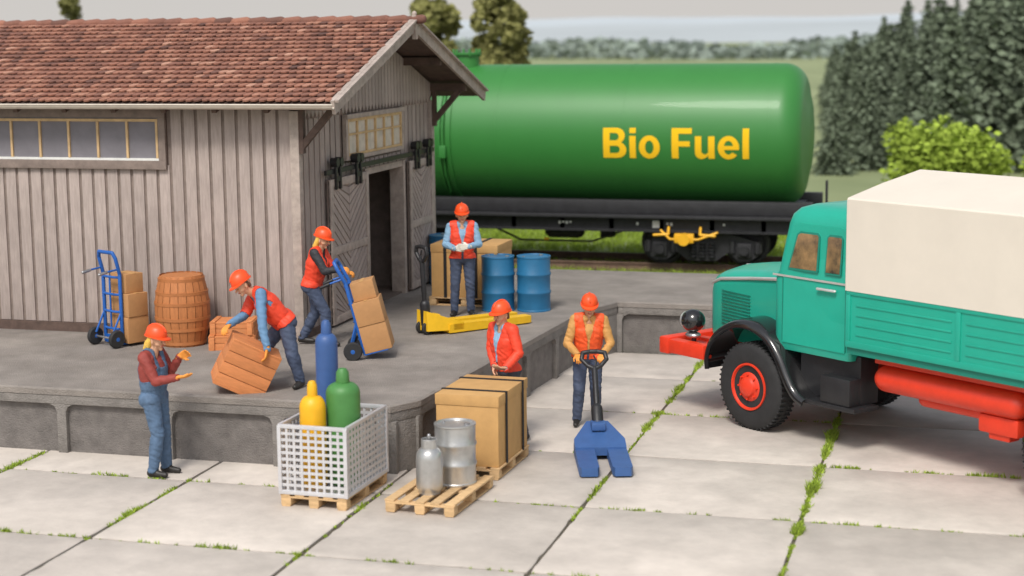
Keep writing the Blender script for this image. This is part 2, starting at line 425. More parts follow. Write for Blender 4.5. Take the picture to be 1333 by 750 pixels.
rail_ = MB(); rail_.b2((XG+.07, 23.2, 3.20), (XG+.11, 28.35, 3.27), m_black); rail_ = rail_.obj("door_rail", shed)
for yy in (23.62, 24.5, 27.35, 28.0):
    mb = MB()
    for dy in (-.085, .085):
        mb.b2((XG+.11, yy+dy-.03, 2.96), (XG+.15, yy+dy+.03, 3.44), m_black, bev=.01)
        mb.cyl((XG+.06, yy+dy, 3.37), (XG+.17, yy+dy, 3.37), .07, m_black)
    mb.b2((XG+.11, yy-.115, 3.08), (XG+.14, yy+.115, 3.16), m_black)
    mb.obj("hanger", rail_)
w = MB(); wy = YF-.02
w.b2((-14.5, YF+.0, 3.40), (-11.42, YF+.034, 4.2), m_brown)
w.b2((-14.5, wy-.03, 3.34), (-11.42, wy+.02, 3.47), m_gap, bev=.004); w.b2((-14.5, wy-.03, 4.10), (-11.42, wy+.02, 4.24), m_gap, bev=.004)
w.b2((-11.53, wy-.032, 3.47), (-11.42, wy+.02, 4.10), m_gap)
fr = w.obj("window", shed)
w = MB(); w.b2((-14.5, wy-.004, 3.47), (-11.53, wy+.018, 4.10), m_glassg); w.obj("pane", fr)
w = MB()
w.b2((-14.5, wy-.03, 3.47), (-11.53, wy-.004, 3.505), m_white); w.b2((-14.5, wy-.03, 4.04), (-11.53, wy-.004, 4.08), m_winwood)
xx = -14.47+.02
while xx < -11.6:
    w.b2((xx, wy-.034, 3.505), (xx+.035, wy-.003, 4.04), m_winwood); xx += .48
w.b2((-11.57, wy-.033, 3.505), (-11.535, wy-.002, 4.04), m_winwood)
w.obj("frame", fr)
w = MB(); wx = XG+.02
w.b2((wx-.03, 24.2, 3.34), (wx+.03, 26.9, 3.40), m_trim); w.b2((wx-.03, 24.2, 3.98), (wx+.06, 26.9, 4.05), m_trim)
w.b2((wx-.03, 24.2, 3.40), (wx+.035, 24.29, 3.98), m_trim); w.b2((wx-.03, 26.81, 3.40), (wx+.035, 26.9, 3.98), m_trim)
fr = w.obj("window", shed)
w = MB(); w.b2((wx-.02, 24.29, 3.40), (wx, 26.81, 3.98), m_glassc); w.obj("pane", fr)
w = MB()
for k in range(7):
    yy = 24.29+2.48*k/6; w.b2((wx, yy, 3.40), (wx+.03, yy+.045, 3.98), m_winwood)
w.b2((wx, 24.3, 3.405), (wx+.028, 26.8, 3.44), m_winwood); w.b2((wx, 24.3, 3.93), (wx+.028, 26.8, 3.975), m_winwood)
w.b2((wx, 24.3, 3.72), (wx+.026, 26.8, 3.75), m_winwood)
w.obj("frame", fr)
roof = MB(); XR = -8.68; EFY = 21.93; EBY = 29.35
for ey in (EFY, EBY):
    ez = rz_at(ey)
    roof.prism([(RY, RZ), (ey, ez), (ey, ez-.07), (RY, RZ-.07)], lambda a, b: (XL-.6, a, b), lambda a, b: (XR, a, b), m_brown)
roof = roof.obj("roof", shed)
tl = MB()
for sgn, ey in ((-1, EFY), (1, EBY)):
    ln = math.hypot(ey-RY, (ey-RY)*SL); s_ = Vector((0, ey-RY, -abs(ey-RY)*SL)).normalized()
    nn = Vector((0, -s_.z*(1 if sgn > 0 else -1), abs(s_.y)))
    rows = int(ln/.195); wid = .125
    for r_ in range(rows+1):
        base = Vector((0, RY, RZ))+s_*(r_*.195); Lt = .225
        if (r_*.195+Lt) > ln+.08: Lt = ln+.06-r_*.195
        x = XR+.02-wid/2-(wid/2 if r_ % 2 else 0)
        xmin = XL if sgn < 0 else -12
        while x > xmin:
            t0 = .012; t1 = .048+R.uniform(-.004, .007); xx = x+R.uniform(-.003, .003); dl = R.uniform(-.005, .005)
            pl = [(-.46, 0), (.46, 0), (.47, .74), (.30, .95), (0, 1), (-.30, .95), (-.47, .74)]
            bot = [base+Vector((xx+p[0]*wid, 0, 0))+s_*(p[1]*Lt+dl)+nn*(t0+(t1-t0)*p[1]-.01) for p in pl]
            top = [base+Vector((xx+p[0]*wid, 0, 0))+s_*(p[1]*Lt+dl)+nn*(t0+(t1-t0)*p[1]+.014) for p in pl]
            tn = min(1, max(0, R.gauss(.52, .2)))
            tl.add(bot+top, [list(range(7))[::-1], list(range(7, 14))]+[[i, (i+1) % 7, 7+(i+1) % 7, 7+i] for i in range(7)], m_tile, tn)
            x -= wid
tl.obj("tiles", roof, smooth=False)
rb = MB(); x = XL
while x < XR:
    rb.cap((x, RY, RZ+.02), (x+.3, RY, RZ+.035), .06, m_tile, r1=.075, seg=10, rings=2, tone=R.uniform(.05, .6)); x += .3
rb.obj("ridge_tiles", roof)
bb = MB()
for ey in (EFY-.02, EBY+.02):
    bb.beam((XR+.03, RY, RZ-.05), (XR+.03, ey, rz_at(ey)-.05), .05, .20, m_trim, up=(0, 0, 1))
    bb.beam((XR+.05, RY, RZ+.035), (XR+.05, ey, rz_at(ey)+.035), .13, .03, m_trim, up=(0, 0, 1))
bb.b2((XR+.02, RY-.05, RZ-.28), (XR+.09, RY+.05, RZ+.10), m_trim, bev=.01)
bb.ell((XR+.05, RY, RZ+.12), (.04, .04, .045), m_trim)
bb.obj("bargeboard", roof)
gt = MB(); gz = rz_at(EFY)-.02; gy = EFY-.06
pr = [(.0+.065*math.cos(a), .065*math.sin(a)) for a in [math.pi+math.pi*k/8 for k in range(9)]]
pr2 = pr+[(p[0]*.8, p[1]*.8) for p in pr[::-1]]
gt.prism(pr2, lambda a, b: (XL, gy+a, gz+b), lambda a, b: (XR+.05, gy+a, gz+b), m_gutter)
gt.cap((XL, gy-.065, gz+.003), (XR+.05, gy-.065, gz+.003), .012, m_gutter, seg=8, rings=2)
gt.obj("gutter", roof)
for yy, zt in ((YF+.02, rz_at(YF)-.16), (YB-.04, rz_at(YB)-.16), (RY, RZ-.2), (23.9, rz_at(23.9)-.15), (27, rz_at(27)-.15)):
    br = MB(); br.b2((XG-.3, yy-.055, zt-.07), (XR-.02, yy+.055, zt+.06), m_brown); br.obj("purlin", shed)
for yy, zt in ((YF+.02, rz_at(YF)-.23), (YB-.04, rz_at(YB)-.23)):
    br = MB(); br.beam((XG+.08, yy, zt-.55), (XR-.15, yy, zt), .09, .09, m_brown, up=(0, 1, 0))
    br.b2((XG+.075, yy-.05, zt-.62), (XG+.14, yy+.05, zt), m_brown); br.obj("bracket", shed)
x = XL+.3
while x < XG:
    br = MB(); br.beam((x, YF+.1, rz_at(YF+.1)-.12), (x, EFY+.05, rz_at(EFY+.05)-.12), .07, .08, m_brown); br.obj("rafter", shed); x += .8

# ------------------------------------------------------------------ railway track
trk = thing("railway_track", "straight railway track on grassy ballast", "railway track")
TY = 36.2
mb = MB(); mb.prism([(TY-2.0, -.03), (TY-1.5, .10), (TY+1.5, .10), (TY+2.1, -.03)], lambda a, b: (-40, a, b), lambda a, b: (25, a, b), m_ballast); mb.obj("ballast", trk)
mb = MB(); x = -30
while x < 20: mb.b2((x, TY-1.15, .07), (x+.24, TY+1.15, .13), m_brown); x += .62
so = mb.obj("sleepers", trk); so["kind"] = "stuff"
for sy in (-.75, .75):
    mb = MB(); mb.b2((-40, TY+sy-.06, .13), (25, TY+sy+.06, .17), m_rust); mb.b2((-40, TY+sy-.012, .17), (25, TY+sy+.012, .26), m_rust); mb.b2((-40, TY+sy-.035, .26), (25, TY+sy+.035, .30), m_rust)
    mb.obj("rail", trk)

# ------------------------------------------------------------------ tank wagon
wag = thing("tank_wagon", "green railway tank wagon with yellow Bio Fuel lettering", "railway wagon", (-9, TY, 0))
WX = -9.0; TR = 1.52; TZ = 3.04; xr = -3.36-WX; xl = -14.6-WX
mb = MB()
prof = [(.0, -.12), (.4, -.11), (.75, -.07)]
for k in range(11):
    a = math.pi/2*k/10; prof.append((TR-.50+.50*math.sin(a), .50-.50*math.cos(a)))
Ltk = xr-xl
full = [(r, z+.12) for r, z in prof]+[(r, Ltk-.12-z) for r, z in prof[::-1]]
mb.lathe(full, m_green, (xl, 0, TZ), (1, 0, 0), seg=96)
tank = mb.obj("tank", wag, ang=40)
for xx in (-4.15-WX, -7.2-WX, -10.0-WX):
    mb = MB(); mb.lathe([(TR-.02, -.012), (TR+.004, -.010), (TR+.004, .010), (TR-.02, .012)], m_green, (xx, 0, TZ), (1, 0, 0), seg=96); mb.obj("weld_seam", tank)
mb = MB(); mb.lathe([(TR-.02, -.06), (TR+.035, -.055), (TR+.035, .055), (TR-.02, .06)], m_green, (-11.05-WX, 0, TZ), (1, 0, 0), seg=96); mb.obj("tank_band", tank)
mb = MB(); mb.lathe([(TR-.02, -.03), (TR+.05, -.03), (TR+.05, .03), (TR-.02, .03)], m_green, (-11.25-WX, 0, TZ), (1, 0, 0), seg=96); mb.obj("tank_band", tank)
mb = MB()
mb.cyl((-11-WX, -.2, TZ+TR-.1), (-11-WX, -.2, TZ+TR+.22), .28, m_green, seg=28); mb.cyl((-11-WX, -.2, TZ+TR+.22), (-11-WX, -.2, TZ+TR+.27), .33, m_green, seg=28)
for k in range(6):
    a = k*math.pi/3; mb.cap((-11-WX+.3*math.cos(a), -.2+.3*math.sin(a), TZ+TR+.2), (-11-WX+.3*math.cos(a), -.2+.3*math.sin(a), TZ+TR+.32), .03, m_green, seg=8, rings=2)
mb.obj("filling_dome", wag)
mb = MB(); pts = []
for k in range(8):
    a = rad(82-k*19); pts.append((-11.16-WX, -(TR+.07)*math.cos(a), TZ+(TR+.07)*math.sin(a)))
mb.tube(pts, .03, m_green, 8)
mb.box((-11.16-WX, -(TR+.07)*math.cos(rad(-12)), TZ+(TR+.05)*math.sin(rad(-12))), (.16, .12, .28), m_green, bev=.03)
mb.obj("vent_pipe", wag)
fx0, fx1 = xl-.4, xr+.12
mb = MB()
for sy in (-1.15, 1.15):
    s_ = 1 if sy > 0 else -1
    mb.b2((fx0, sy-.08, 1.05), (fx1, sy+.08, 1.33), m_frame); mb.b2((fx0, sy-.14, 1.03), (fx1, sy+.14, 1.07), m_frame)
    mb.b2((fx0, min(sy, sy+s_*.28), 1.33), (fx1, max(sy, sy+s_*.28), 1.39), m_frame, bev=.01)
    mb.b2((fx0, sy-.1, 1.39), (fx1, sy+.12, 1.70), m_frame, bev=.02)
mb.b2((fx0, -1.25, 1.35), (fx1, 1.25, 1.42), m_frame); mb.b2((fx0, -1.05, 1.42), (fx1-.3, 1.05, 1.56), m_frame)
mb.b2((fx0, -1.05, 1.1), (fx0+.15, 1.05, 1.4), m_frame); mb.b2((fx1-.15, -1.2, 1.02), (fx1, 1.2, 1.45), m_frame)
for k in range(10):
    xx = fx0+1+k*(fx1-fx0-2)/9
    mb.b2((xx-.05, -1.23, 1.08), (xx+.05, 1.23, 1.33), m_frame)
fro = mb.obj("underframe", wag)
for i, xx in enumerate((-8.66, -8.58, -8.5, -8.42, -6.95, -6.3, -6.22, -5.1)):
    mb = MB(); mb.b2((xx-WX, -1.24, 1.17+.02*(i % 2)), (xx-WX+.05, -1.228, 1.23), m_white); mb.obj("data_mark", wag)
mb = MB(); mb.b2((-6.6-WX, -1.24, 1.12), (-6.45-WX, -1.228, 1.27), m_white); mb.obj("data_plate", wag)
def bogie(cx, name):
    b = MB()
    for sy in (-1.02, 1.02):
        b.prism([(-1.25, .82), (-1.25, .60), (-1.0, .42), (-.78, .42), (-.55, .60), (-.3, .42), (.3, .42), (.55, .60), (.78, .42), (1.0, .42), (1.25, .60), (1.25, .82), (.6, 1.0), (-.6, 1.0)],
                lambda a, c: (cx+a, sy-.07, c), lambda a, c: (cx+a, sy+.07, c), m_frame)
        for ax in (-.9, .9):
            b.box((cx+ax, sy*1.07, .66), (.30, .14, .30), m_frame, bev=.02); b.cyl((cx+ax, sy*1.1, .66), (cx+ax, sy*1.2, .66), .10, m_frame)
            for q in (-.26, .26): b.cyl((cx+ax+q, sy*1.06, .60), (cx+ax+q, sy*1.06, .85), .07, m_frame, seg=12)
        for k in (-.2, 0, .2):
            for q in range(5): b.cyl((cx+k, sy*1.08, .50+q*.07), (cx+k, sy*1.08, .54+q*.07), .08, m_frame, seg=10)
    b.b2((cx-.25, -1, .7), (cx+.25, 1, 1.06), m_frame)
    bo = b.obj(name, wag)
    for ax in (-.9, .9):
        w = MB()
        for sy in (-.75, .75):
            s_ = 1 if sy > 0 else -1
            w.lathe([(0, -.06), (.12, -.06), (.14, -.03), (.38, -.03), (.40, -.065), (.455, -.065), (.46, .05), (.49, .055), (.49, .08), (.3, .085), (0, .085)], m_frame, (cx+ax, sy, .76), (0, -s_, 0), seg=32)
        w.cyl((cx+ax, -1, .76), (cx+ax, 1, .76), .08, m_frame)
        w.obj("wheelset", bo)
bogie(-5.55-WX, "bogie"); bogie(-12.6-WX, "bogie")
mb = MB()
for dx in (-.34, .34):
    mb.tube([(-5.9-WX+dx, -1.3, 1.14), (-5.9-WX+dx, -1.36, 1.0), (-5.9-WX+dx*1.9, -1.36, .98)], .03, m_yellowp, 8)
mb.tube([(-6.4-WX, -1.34, 1.08), (-6.2-WX, -1.38, .9), (-5.6-WX, -1.38, .9), (-5.2-WX, -1.34, 1.05)], .026, m_yellowp, 8)
mb.box((-5.9-WX, -1.34, .92), (.42, .14, .2), m_yellowp, bev=.03); mb.cyl((-5.9-WX, -1.46, .9), (-5.9-WX, -1.3, .9), .13, m_yellowp)
mb.obj("brake_valve", wag)
mb = MB()
mb.cap((-9.0-WX, -.5, .92), (-8.4-WX, -.5, .92), .15, m_frame, seg=16); mb.box((-7.7-WX, -.6, .95), (.3, .3, .25), m_frame, bev=.03)
mb.tube([(-10.2-WX, -.8, 1.0), (-9.6-WX, -.85, .75), (-8.0-WX, -.85, .75), (-7.3-WX, -.8, 1.0)], .025, m_frame, 6)
mb.box((-9.0-WX, -.95, .80), (.10, .05, .05), m_yellowp, bev=.01)
mb.obj("brake_gear", wag)
for sy in (-.87, .87):
    mb = MB(); mb.cyl((fx1, sy, 1.2), (fx1+.35, sy, 1.2), .09, m_frame); mb.cyl((fx1+.35, sy, 1.2), (fx1+.42, sy, 1.2), .23, m_frame, seg=24); mb.obj("buffer", wag)
mb = MB(); mb.tube([(fx1+.28, -1.15, 1.3), (fx1+.28, -1.15, 2.15)], .03, m_frame, 6); mb.tube([(fx1, -1.15, 1.3), (fx1+.28, -1.15, 1.3)], .02, m_frame, 6); mb.obj("signal_lamp_holder", wag)
# lettering
def arc(cx, cy, rx, ry, a0, a1, n=20):
    return [(cx+rx*math.cos(rad(a0+(a1-a0)*k/n)), cy+ry*math.sin(rad(a0+(a1-a0)*k/n))) for k in range(n+1)]
GL = {
 'B': (.74, [[(0, 0), (.44, 0)]+arc(.44, .275, .30, .275, -88, 62)+arc(.42, .745, .275, .255, -48, 88)+[(.42, 1), (0, 1)],
             [(.21, .165), (.21, .41)]+arc(.42, .287, .11, .122, 90, -90, 10), [(.21, .59), (.21, .835)]+arc(.40, .712, .10, .122, 90, -90, 10)]),
 'i': (.20, [[(0, 0), (.20, 0), (.20, .74), (0, .74)], [(0, .83), (.20, .83), (.20, 1), (0, 1)]]),
 'o': (.66, [arc(.33, .37, .33, .385, 0, 349, 36), arc(.33, .37, .135, .22, 0, 349, 30)]),
 ' ': (.22, []),
 'F': (.63, [[(0, 0), (.215, 0), (.215, .40), (.57, .40), (.57, .575), (.215, .575), (.215, .82), (.63, .82), (.63, 1), (0, 1)]]),
 'u': (.61, [[(0, .74), (0, .22)]+arc(.20, .2, .20, .215, 180, 285, 12)+[(.33, .03), (.415, .11), (.415, 0), (.61, 0), (.61, .74), (.41, .74), (.41, .28)]+arc(.305, .25, .105, .105, 0, -180, 10)+[(.20, .74)]]),
 'e': (.66, [arc(.33, .37, .33, .385, -10, 322, 36)+arc(.33, .37, .145, .225, 318, 199, 16)+[(.30, .30)], arc(.33, .37, .145, .23, 16, 164, 16)]),
 'l': (.20, [[(0, 0), (.20, 0), (.20, 1), (0, 1)]])}
cu = bpy.data.curves.new("bio_fuel", 'CURVE'); cu.dimensions = '2D'; cu.fill_mode = 'BOTH'
pen = 0
for chx in "Bio Fuel":
    wd, cs = GL[chx]
    for c_ in cs:
        sp_ = cu.splines.new('POLY'); sp_.points.add(len(c_)-1); sp_.use_cyclic_u = True
        for p_, q_ in zip(sp_.points, c_): p_.co = (q_[0]+pen, q_[1], 0, 1)
    pen += wd+(.10 if chx != ' ' else .05)
tmp = bpy.data.objects.new("tmp", cu); COL.objects.link(tmp)
bpy.context.view_layer.update()
dg = bpy.context.evaluated_depsgraph_get(); tm = bpy.data.meshes.new_from_object(tmp.evaluated_get(dg)); bpy.data.objects.remove(tmp)
bm = bmesh.new(); bm.from_mesh(tm)
mnx = 0; mxx = pen-.10; W_, H_ = 3.08, .64
for v in bm.verts: v.co.x = v.co.x/mxx*W_; v.co.y = v.co.y*H_
for k in range(0, 24):
    geom = bm.verts[:]+bm.edges[:]+bm.faces[:]
    bmesh.ops.bisect_plane(bm, geom=geom, plane_co=(0, k*H_/23+.0003, 0), plane_no=(0, 1, 0))
x0t = -7.61-WX; zt0 = 2.62
th0 = math.asin((zt0-TZ)/TR)
for v in bm.verts:
    th = th0+v.co.y/TR; v.co = Vector((x0t+v.co.x, -(TR+.006)*math.cos(th), TZ+(TR+.006)*math.sin(th)))
bmesh.ops.remove_doubles(bm, verts=bm.verts, dist=.0002)
bmesh.ops.recalc_face_normals(bm, faces=bm.faces)
for f in bm.faces:
    if f.normal.y > 0: f.normal_flip()
lm = bpy.data.meshes.new("lettering"); bm.to_mesh(lm); bm.free(); lm.materials.append(m_letter)
lo = bpy.data.objects.new("lettering", lm); COL.objects.link(lo); lo.parent = tank

# ------------------------------------------------------------------ truck  (local x = rearwards, y = far side)
tr = thing("cargo_truck", "vintage teal truck with cream canvas cover and red chassis", "truck", (-2.84, 21.73, .02), rad(-38.46))
TW = 2.6; TC = TW/2
def tyre(cx, y0, y1, side, parent, name="wheel"):
    w = MB(); rr = .575; c = (y0+y1)/2; hw = (y1-y0)/2
    ax = (0, side, 0)
    w.lathe([(.27, -hw), (.50, -hw*1.02), (.545, -hw*.92), (rr, -hw*.72), (rr, hw*.72), (.55, hw*.90), (.50, hw*1.0), (.40, hw*1.03), (.33, hw*.98), (.30, hw*.9)], m_tyre, (cx, c, .585), ax, seg=44)
    for k in range(52):
        a = 2*math.pi*k/52
        for s_ in (-1, 1):
            w.box((cx+rr*math.cos(a), c+s_*hw*.50, .585+rr*math.sin(a)), (.022, hw*.62, .034), m_tyre, Euler((0, -a+math.pi/2, 0)).to_matrix())
    wo = bpy.data.objects.new(name, None); COL.objects.link(wo); wo.parent = parent
    w.obj("tyre", wo)
    r = MB(); f = hw
    r.lathe([(.0, -.1), (.30, -.1), (.32, f-.02), (.315, f+.012), (.295, f+.012), (.275, f-.03), (.22, f-.045), (.19, f-.01), (.14, f+.01), (.12, f+.045), (.065, f+.07), (0, f+.07)], m_red, (cx, c, .585), ax, seg=40)
    for k in range(8):
        a = 2*math.pi*k/8
        r.cyl((cx+.165*math.cos(a), c+side*(f-.03), .585+.165*math.sin(a)), (cx+.165*math.cos(a), c+side*(f+.03), .585+.165*math.sin(a)), .014, m_red, seg=6)
        r.ell((cx+.25*math.cos(a+.4), c+side*(f-.035), .585+.25*math.sin(a+.4)), (.02, .006, .02), m_tyre, seg=8, rings=4)
    r.obj("rim", wo)
tyre(0, .04, .36, -1, tr); tyre(0, TW-.36, TW-.04, 1, tr)
tyre(4.9, .06, .36, -1, tr); tyre(4.9, TW-.36, TW-.06, 1, tr)
c = MB()
for yy in (.85, TW-.85): c.b2((-1.35, yy-.06, .82), (6.9, yy+.06, 1.06), m_red, bev=.01)
for xx in (-.9, 1.0, 2.2, 3.4, 4.9, 6.6): c.b2((xx-.06, .85, .85), (xx+.06, TW-.85, 1.02), m_red)
c.cyl((0, .3, .585), (0, TW-.3, .585), .07, m_red); c.cyl((4.9, .3, .585), (4.9, TW-.3, .585), .1, m_red); c.ell((4.9, TC, .585), (.22, .22, .22), m_red)
c.obj("chassis", tr)
c = MB()
c.cap((2.15, .32, 1.01), (4.05, .32, 1.01), .165, m_red, seg=28, rings=6); c.b2((2.0, .60, .80), (6.2, .72, 1.08), m_red, bev=.02); c.cap((2.6, .50, .80), (4.1, .50, .80), .09, m_red, seg=18)
c.b2((2.0, .24, 1.19), (6.8, .8, 1.29), m_red, bev=.01); c.box((3.85, .38, .74), (.56, .26, .22), m_red, bev=.04); c.box((3.85, .38, .61), (.3, .2, .1), m_red, bev=.03)
c.obj("side_tank", tr)
c = MB(); c.b2((2.0, TW-.34, 1.0), (5.9, TW-.12, 1.22), m_red, bev=.05); c.obj("side_tank", tr)
c = MB(); c.b2((-1.72, -.03, .80), (-1.52, TW+.03, 1.04), m_red, bev=.035)
for yy in (.55, .85, TW-.85, TW-.55): c.b2((-1.54, yy-.06, .84), (-1.05, yy+.06, 1.0), m_red)
c.b2((-1.58, -.02, .82), (-.82, .16, 1.02), m_red, bev=.03); c.b2((-1.58, .14, .84), (-.9, .9, .96), m_red, bev=.02)
c.obj("bumper", tr)
def loft(sections, mat, mbx):
    n = len(sections[0]); vs = [p for s_ in sections for p in s_]; fs = []
    for k in range(len(sections)-1):
        for i in range(n):
            j = (i+1) % n; fs.append([k*n+i, k*n+j, (k+1)*n+j, (k+1)*n+i])
    fs += [list(range(n))[::-1], list(range((len(sections)-1)*n, len(sections)*n))]
    mbx.add(vs, fs, mat)
def sect(x, hw, z0, z1, r, k=7, crown=.05):
    pts = [(x, TC-hw, z0)]
    for i in range(k+1):
        a = math.pi-math.pi/2*i/k; pts.append((x, TC-hw+r+r*math.cos(a), z1-r+r*math.sin(a)))
    for i in range(1, 6):
        t = i/6; pts.append((x, TC-hw+r+(2*hw-2*r)*t, z1+crown*math.sin(math.pi*t)))
    for i in range(k+1):
        a = math.pi/2-math.pi/2*i/k; pts.append((x, TC+hw-r+r*math.cos(a), z1-r+r*math.sin(a)))
    pts.append((x, TC+hw, z0)); return pts
h = MB()
loft([sect(-1.52, .42, 1.14, 1.68, .16), sect(-1.48, .54, 1.08, 1.80, .18), sect(-1.40, .60, 1.04, 1.88, .20), sect(-1.25, .645, 1.02, 1.94, .21), sect(-1.0, .68, 1.02, 1.98, .21), sect(-.5, .75, 1.02, 2.04, .20), sect(.42, .95, 1.02, 2.13, .18)], m_teal, h)
hood = h.obj("hood", tr, ang=45)
for s_ in (-1, 1):
    for r_ in range(11):
        h = MB(); z = 1.24+r_*.045
        h.beam((-1.15, TC+s_*.664, z), (-.50, TC+s_*.753, z), .03, .014, m_tealv, bev=.004)
        h.obj("louvre", hood)
    h = MB()
    h.tube([(-1.42, TC+s_*.575, 1.76), (-1.2, TC+s_*.645, 1.84), (-.5, TC+s_*.752, 1.93), (.42, TC+s_*.955, 2.04)], .024, m_chrome, 8)
    h.obj("trim_strip", hood)
h = MB(); h.tube([(-1.35, TC, 1.96), (.4, TC, 2.19)], .016, m_chrome, 8); h.obj("trim_strip", hood)
h = MB()
h.box((-1.54, TC, 1.38), (.05, .68, .46), m_black, bev=.02)
for k in range(9): h.b2((-1.59, TC-.34+k*.08, 1.18), (-1.565, TC-.31+k*.08, 1.58), m_chrome)
h.obj("grille", tr)
def fender(y0, y1, name):
    fm = MB()
    P0 = [(-.83, .70), (-.84, .88), (-.74, 1.12), (-.52, 1.32), (-.22, 1.44), (.10, 1.43), (.38, 1.30), (.58, 1.08), (.72, .84), (.86, .66), (1.02, .58)]
    P = []
    for i in range(len(P0)-1):
        a, b = P0[i], P0[i+1]; a0 = P0[max(0, i-1)]; b0 = P0[min(len(P0)-1, i+2)]
        for q in range(4):
            t = q/4
            P.append(tuple(.5*((2*a[d])+(-a0[d]+b[d])*t+(2*a0[d]-5*a[d]+4*b[d]-b0[d])*t*t+(-a0[d]+3*a[d]-3*b[d]+b0[d])*t**3) for d in (0, 1)))
    P.append(P0[-1]); secs = []
    for i, (px, pz) in enumerate(P):
        a = P[max(0, i-1)]; b = P[min(len(P)-1, i+1)]; dx, dz = b[0]-a[0], b[1]-a[1]; l = math.hypot(dx, dz); nx, nz = -dz/l, dx/l
        s_ = []
        prof2 = [(.01, -.09), (-.005, -.03), (.03, .0), (.12, .02), (1, .03), (1, -.01), (.12, -.02), (.06, -.03), (.04, -.09)]
        wd = y1-y0
        for q, hgt in prof2: s_.append((px+nx*hgt, y0+wd*q if y0 < 1 else y1-wd*q, pz+nz*hgt))
        secs.append(s_)
    loft(secs, m_blackg, fm); return fm.obj(name, tr, ang=50)
fender(0, .62, "fender"); fender(TW-.62, TW, "fender")
for y0, y1 in ((.05, .5), (TW-.5, TW-.05)):
    c = MB()
    c.b2((.95, y0, .54), (1.85, y1, .60), m_black, bev=.01)
    c.b2((.72, y0+.22, .6), (1.75, y1 if y0 > 1 else .6, 1.22), m_black, bev=.02)
    c.b2((1.25, y0+.02, .60), (1.75, y0+.25, .95), m_black, bev=.03)
    c.obj("running_board", tr)
CY0 = .14; CY1 = TW-.14
def csec(z, xf, xb, ins, r=.16, k=6):
    y0, y1 = CY0+ins, CY1-ins; pts = []
    for (cx, cy, a0) in ((xf+r, y0+r, math.pi), (xb-.06, y0+.06, 1.5*math.pi), (xb-.06, y1-.06, 0), (xf+r, y1-r, .5*math.pi)):
        rr = r if cx < 1 else .06
        for i in range(k+1):
            a = a0+math.pi/2*i/k; pts.append((cx+rr*math.cos(a), cy+rr*math.sin(a), z))
    return pts
cb = MB()
loft([csec(1.16, .32, 1.66, .02), csec(1.24, .30, 1.68, 0), csec(2.10, .30, 1.68, 0), csec(2.16, .34, 1.68, .01), csec(2.80, .47, 1.68, .06), csec(2.92, .51, 1.67, .085), csec(3.0, .58, 1.62, .15), csec(3.045, .70, 1.5, .27), csec(3.06, .9, 1.3, .5)], m_teal, cb)
cab = cb.obj("cab", tr, ang=40)
def sidepanel(pts, mat, y, th, w):
    fl = (lambda z: max(0, (z-2.13)/.72*.062))
    s_ = -1 if y < 1 else 1
    yb = (lambda z: (CY0+fl(z)) if s_ < 0 else (CY1-fl(z)))
    w.prism(pts, lambda a, b: (a, yb(b)+s_*(-.01), b), lambda a, b: (a, yb(b)+s_*th, b), mat)
    return w
for s_ in (0, 2):
    d = MB()
    dp = [(.52, 1.26), (1.60, 1.26), (1.60, 2.78), (1.45, 2.82), (.76, 2.82), (.68, 2.78), (.52, 2.2)]
    sidepanel(dp, m_teal, s_, .014, d)
    door = d.obj("door", cab, ang=25)
    for P1, P2 in (([(.60, 2.22), (1.12, 2.22), (1.12, 2.68), (1.08, 2.72), (.78, 2.72), (.72, 2.68)], [(.63, 2.245), (1.095, 2.245), (1.095, 2.67), (1.07, 2.695), (.79, 2.695), (.745, 2.67)]),
                   ([(1.24, 2.22), (1.51, 2.22), (1.51, 2.68), (1.47, 2.72), (1.28, 2.72), (1.24, 2.68)], [(1.26, 2.245), (1.49, 2.245), (1.49, 2.67), (1.465, 2.695), (1.285, 2.695), (1.26, 2.67)])):
        w = MB(); sidepanel(P1, m_tealv, s_, .018, w); wf = w.obj("window", door)
        w = MB(); sidepanel(P2, m_cabglass, s_, .022, w); w.obj("pane", wf)
    hd = MB(); yy = CY0-.04 if s_ == 0 else CY1+.04
    hd.cap((1.15, yy, 2.03), (1.45, yy, 2.03), .018, m_chrome, seg=8, rings=3)
    hd.cap((1.18, yy, 2.03), (1.18, (CY0 if s_ == 0 else CY1), 2.03), .012, m_chrome, seg=8, rings=2)
    hd.obj("handle", door)
    st = MB(); y2 = CY0-.016 if s_ == 0 else CY1+.016
    st.b2((.34, min(y2, y2+.012), 2.115), (1.66, max(y2, y2+.012), 2.14), m_chrome)
    st.obj("trim_strip", cab)
    for xx in (.515, 1.60):
        st = MB(); st.b2((xx, min(y2, y2+.014), 1.28), (xx+.014, max(y2, y2+.014), 2.11), m_tealv); st.obj("door_gap", cab)
for a, b in ((CY0+.22, TC-.04), (TC+.04, CY1-.22)):
    w = MB()
    w.add([(.345, a, 2.24), (.345, b, 2.24), (.455, b, 2.76), (.455, a, 2.76), (.37, a, 2.24), (.37, b, 2.24), (.49, b, 2.76), (.49, a, 2.76)], [[0, 1, 2, 3], [4, 5, 6, 7], [0, 1, 5, 4], [2, 3, 7, 6], [0, 3, 7, 4], [1, 2, 6, 5]], m_cabglass)
    w.obj("windscreen", cab)
for yy in (.16, TW-.16):
    hl = MB(); hl.ell((-1.22, yy, 1.30), (.17, .17, .16), m_blackg); hl.cyl((-1.375, yy, 1.30), (-1.30, yy, 1.30), .11, m_chrome, r1=.14, seg=24); hl.cap((-1.2, yy, 1.02), (-1.2, yy, 1.2), .035, m_black)
    hl.ell((-1.22, yy, 1.10), (.12, .10, .05), m_steel)
    hl.obj("headlight", tr)
bd = MB()
bd.b2((1.74, .02, 1.30), (6.9, TW-.02, 1.42), m_tealv)
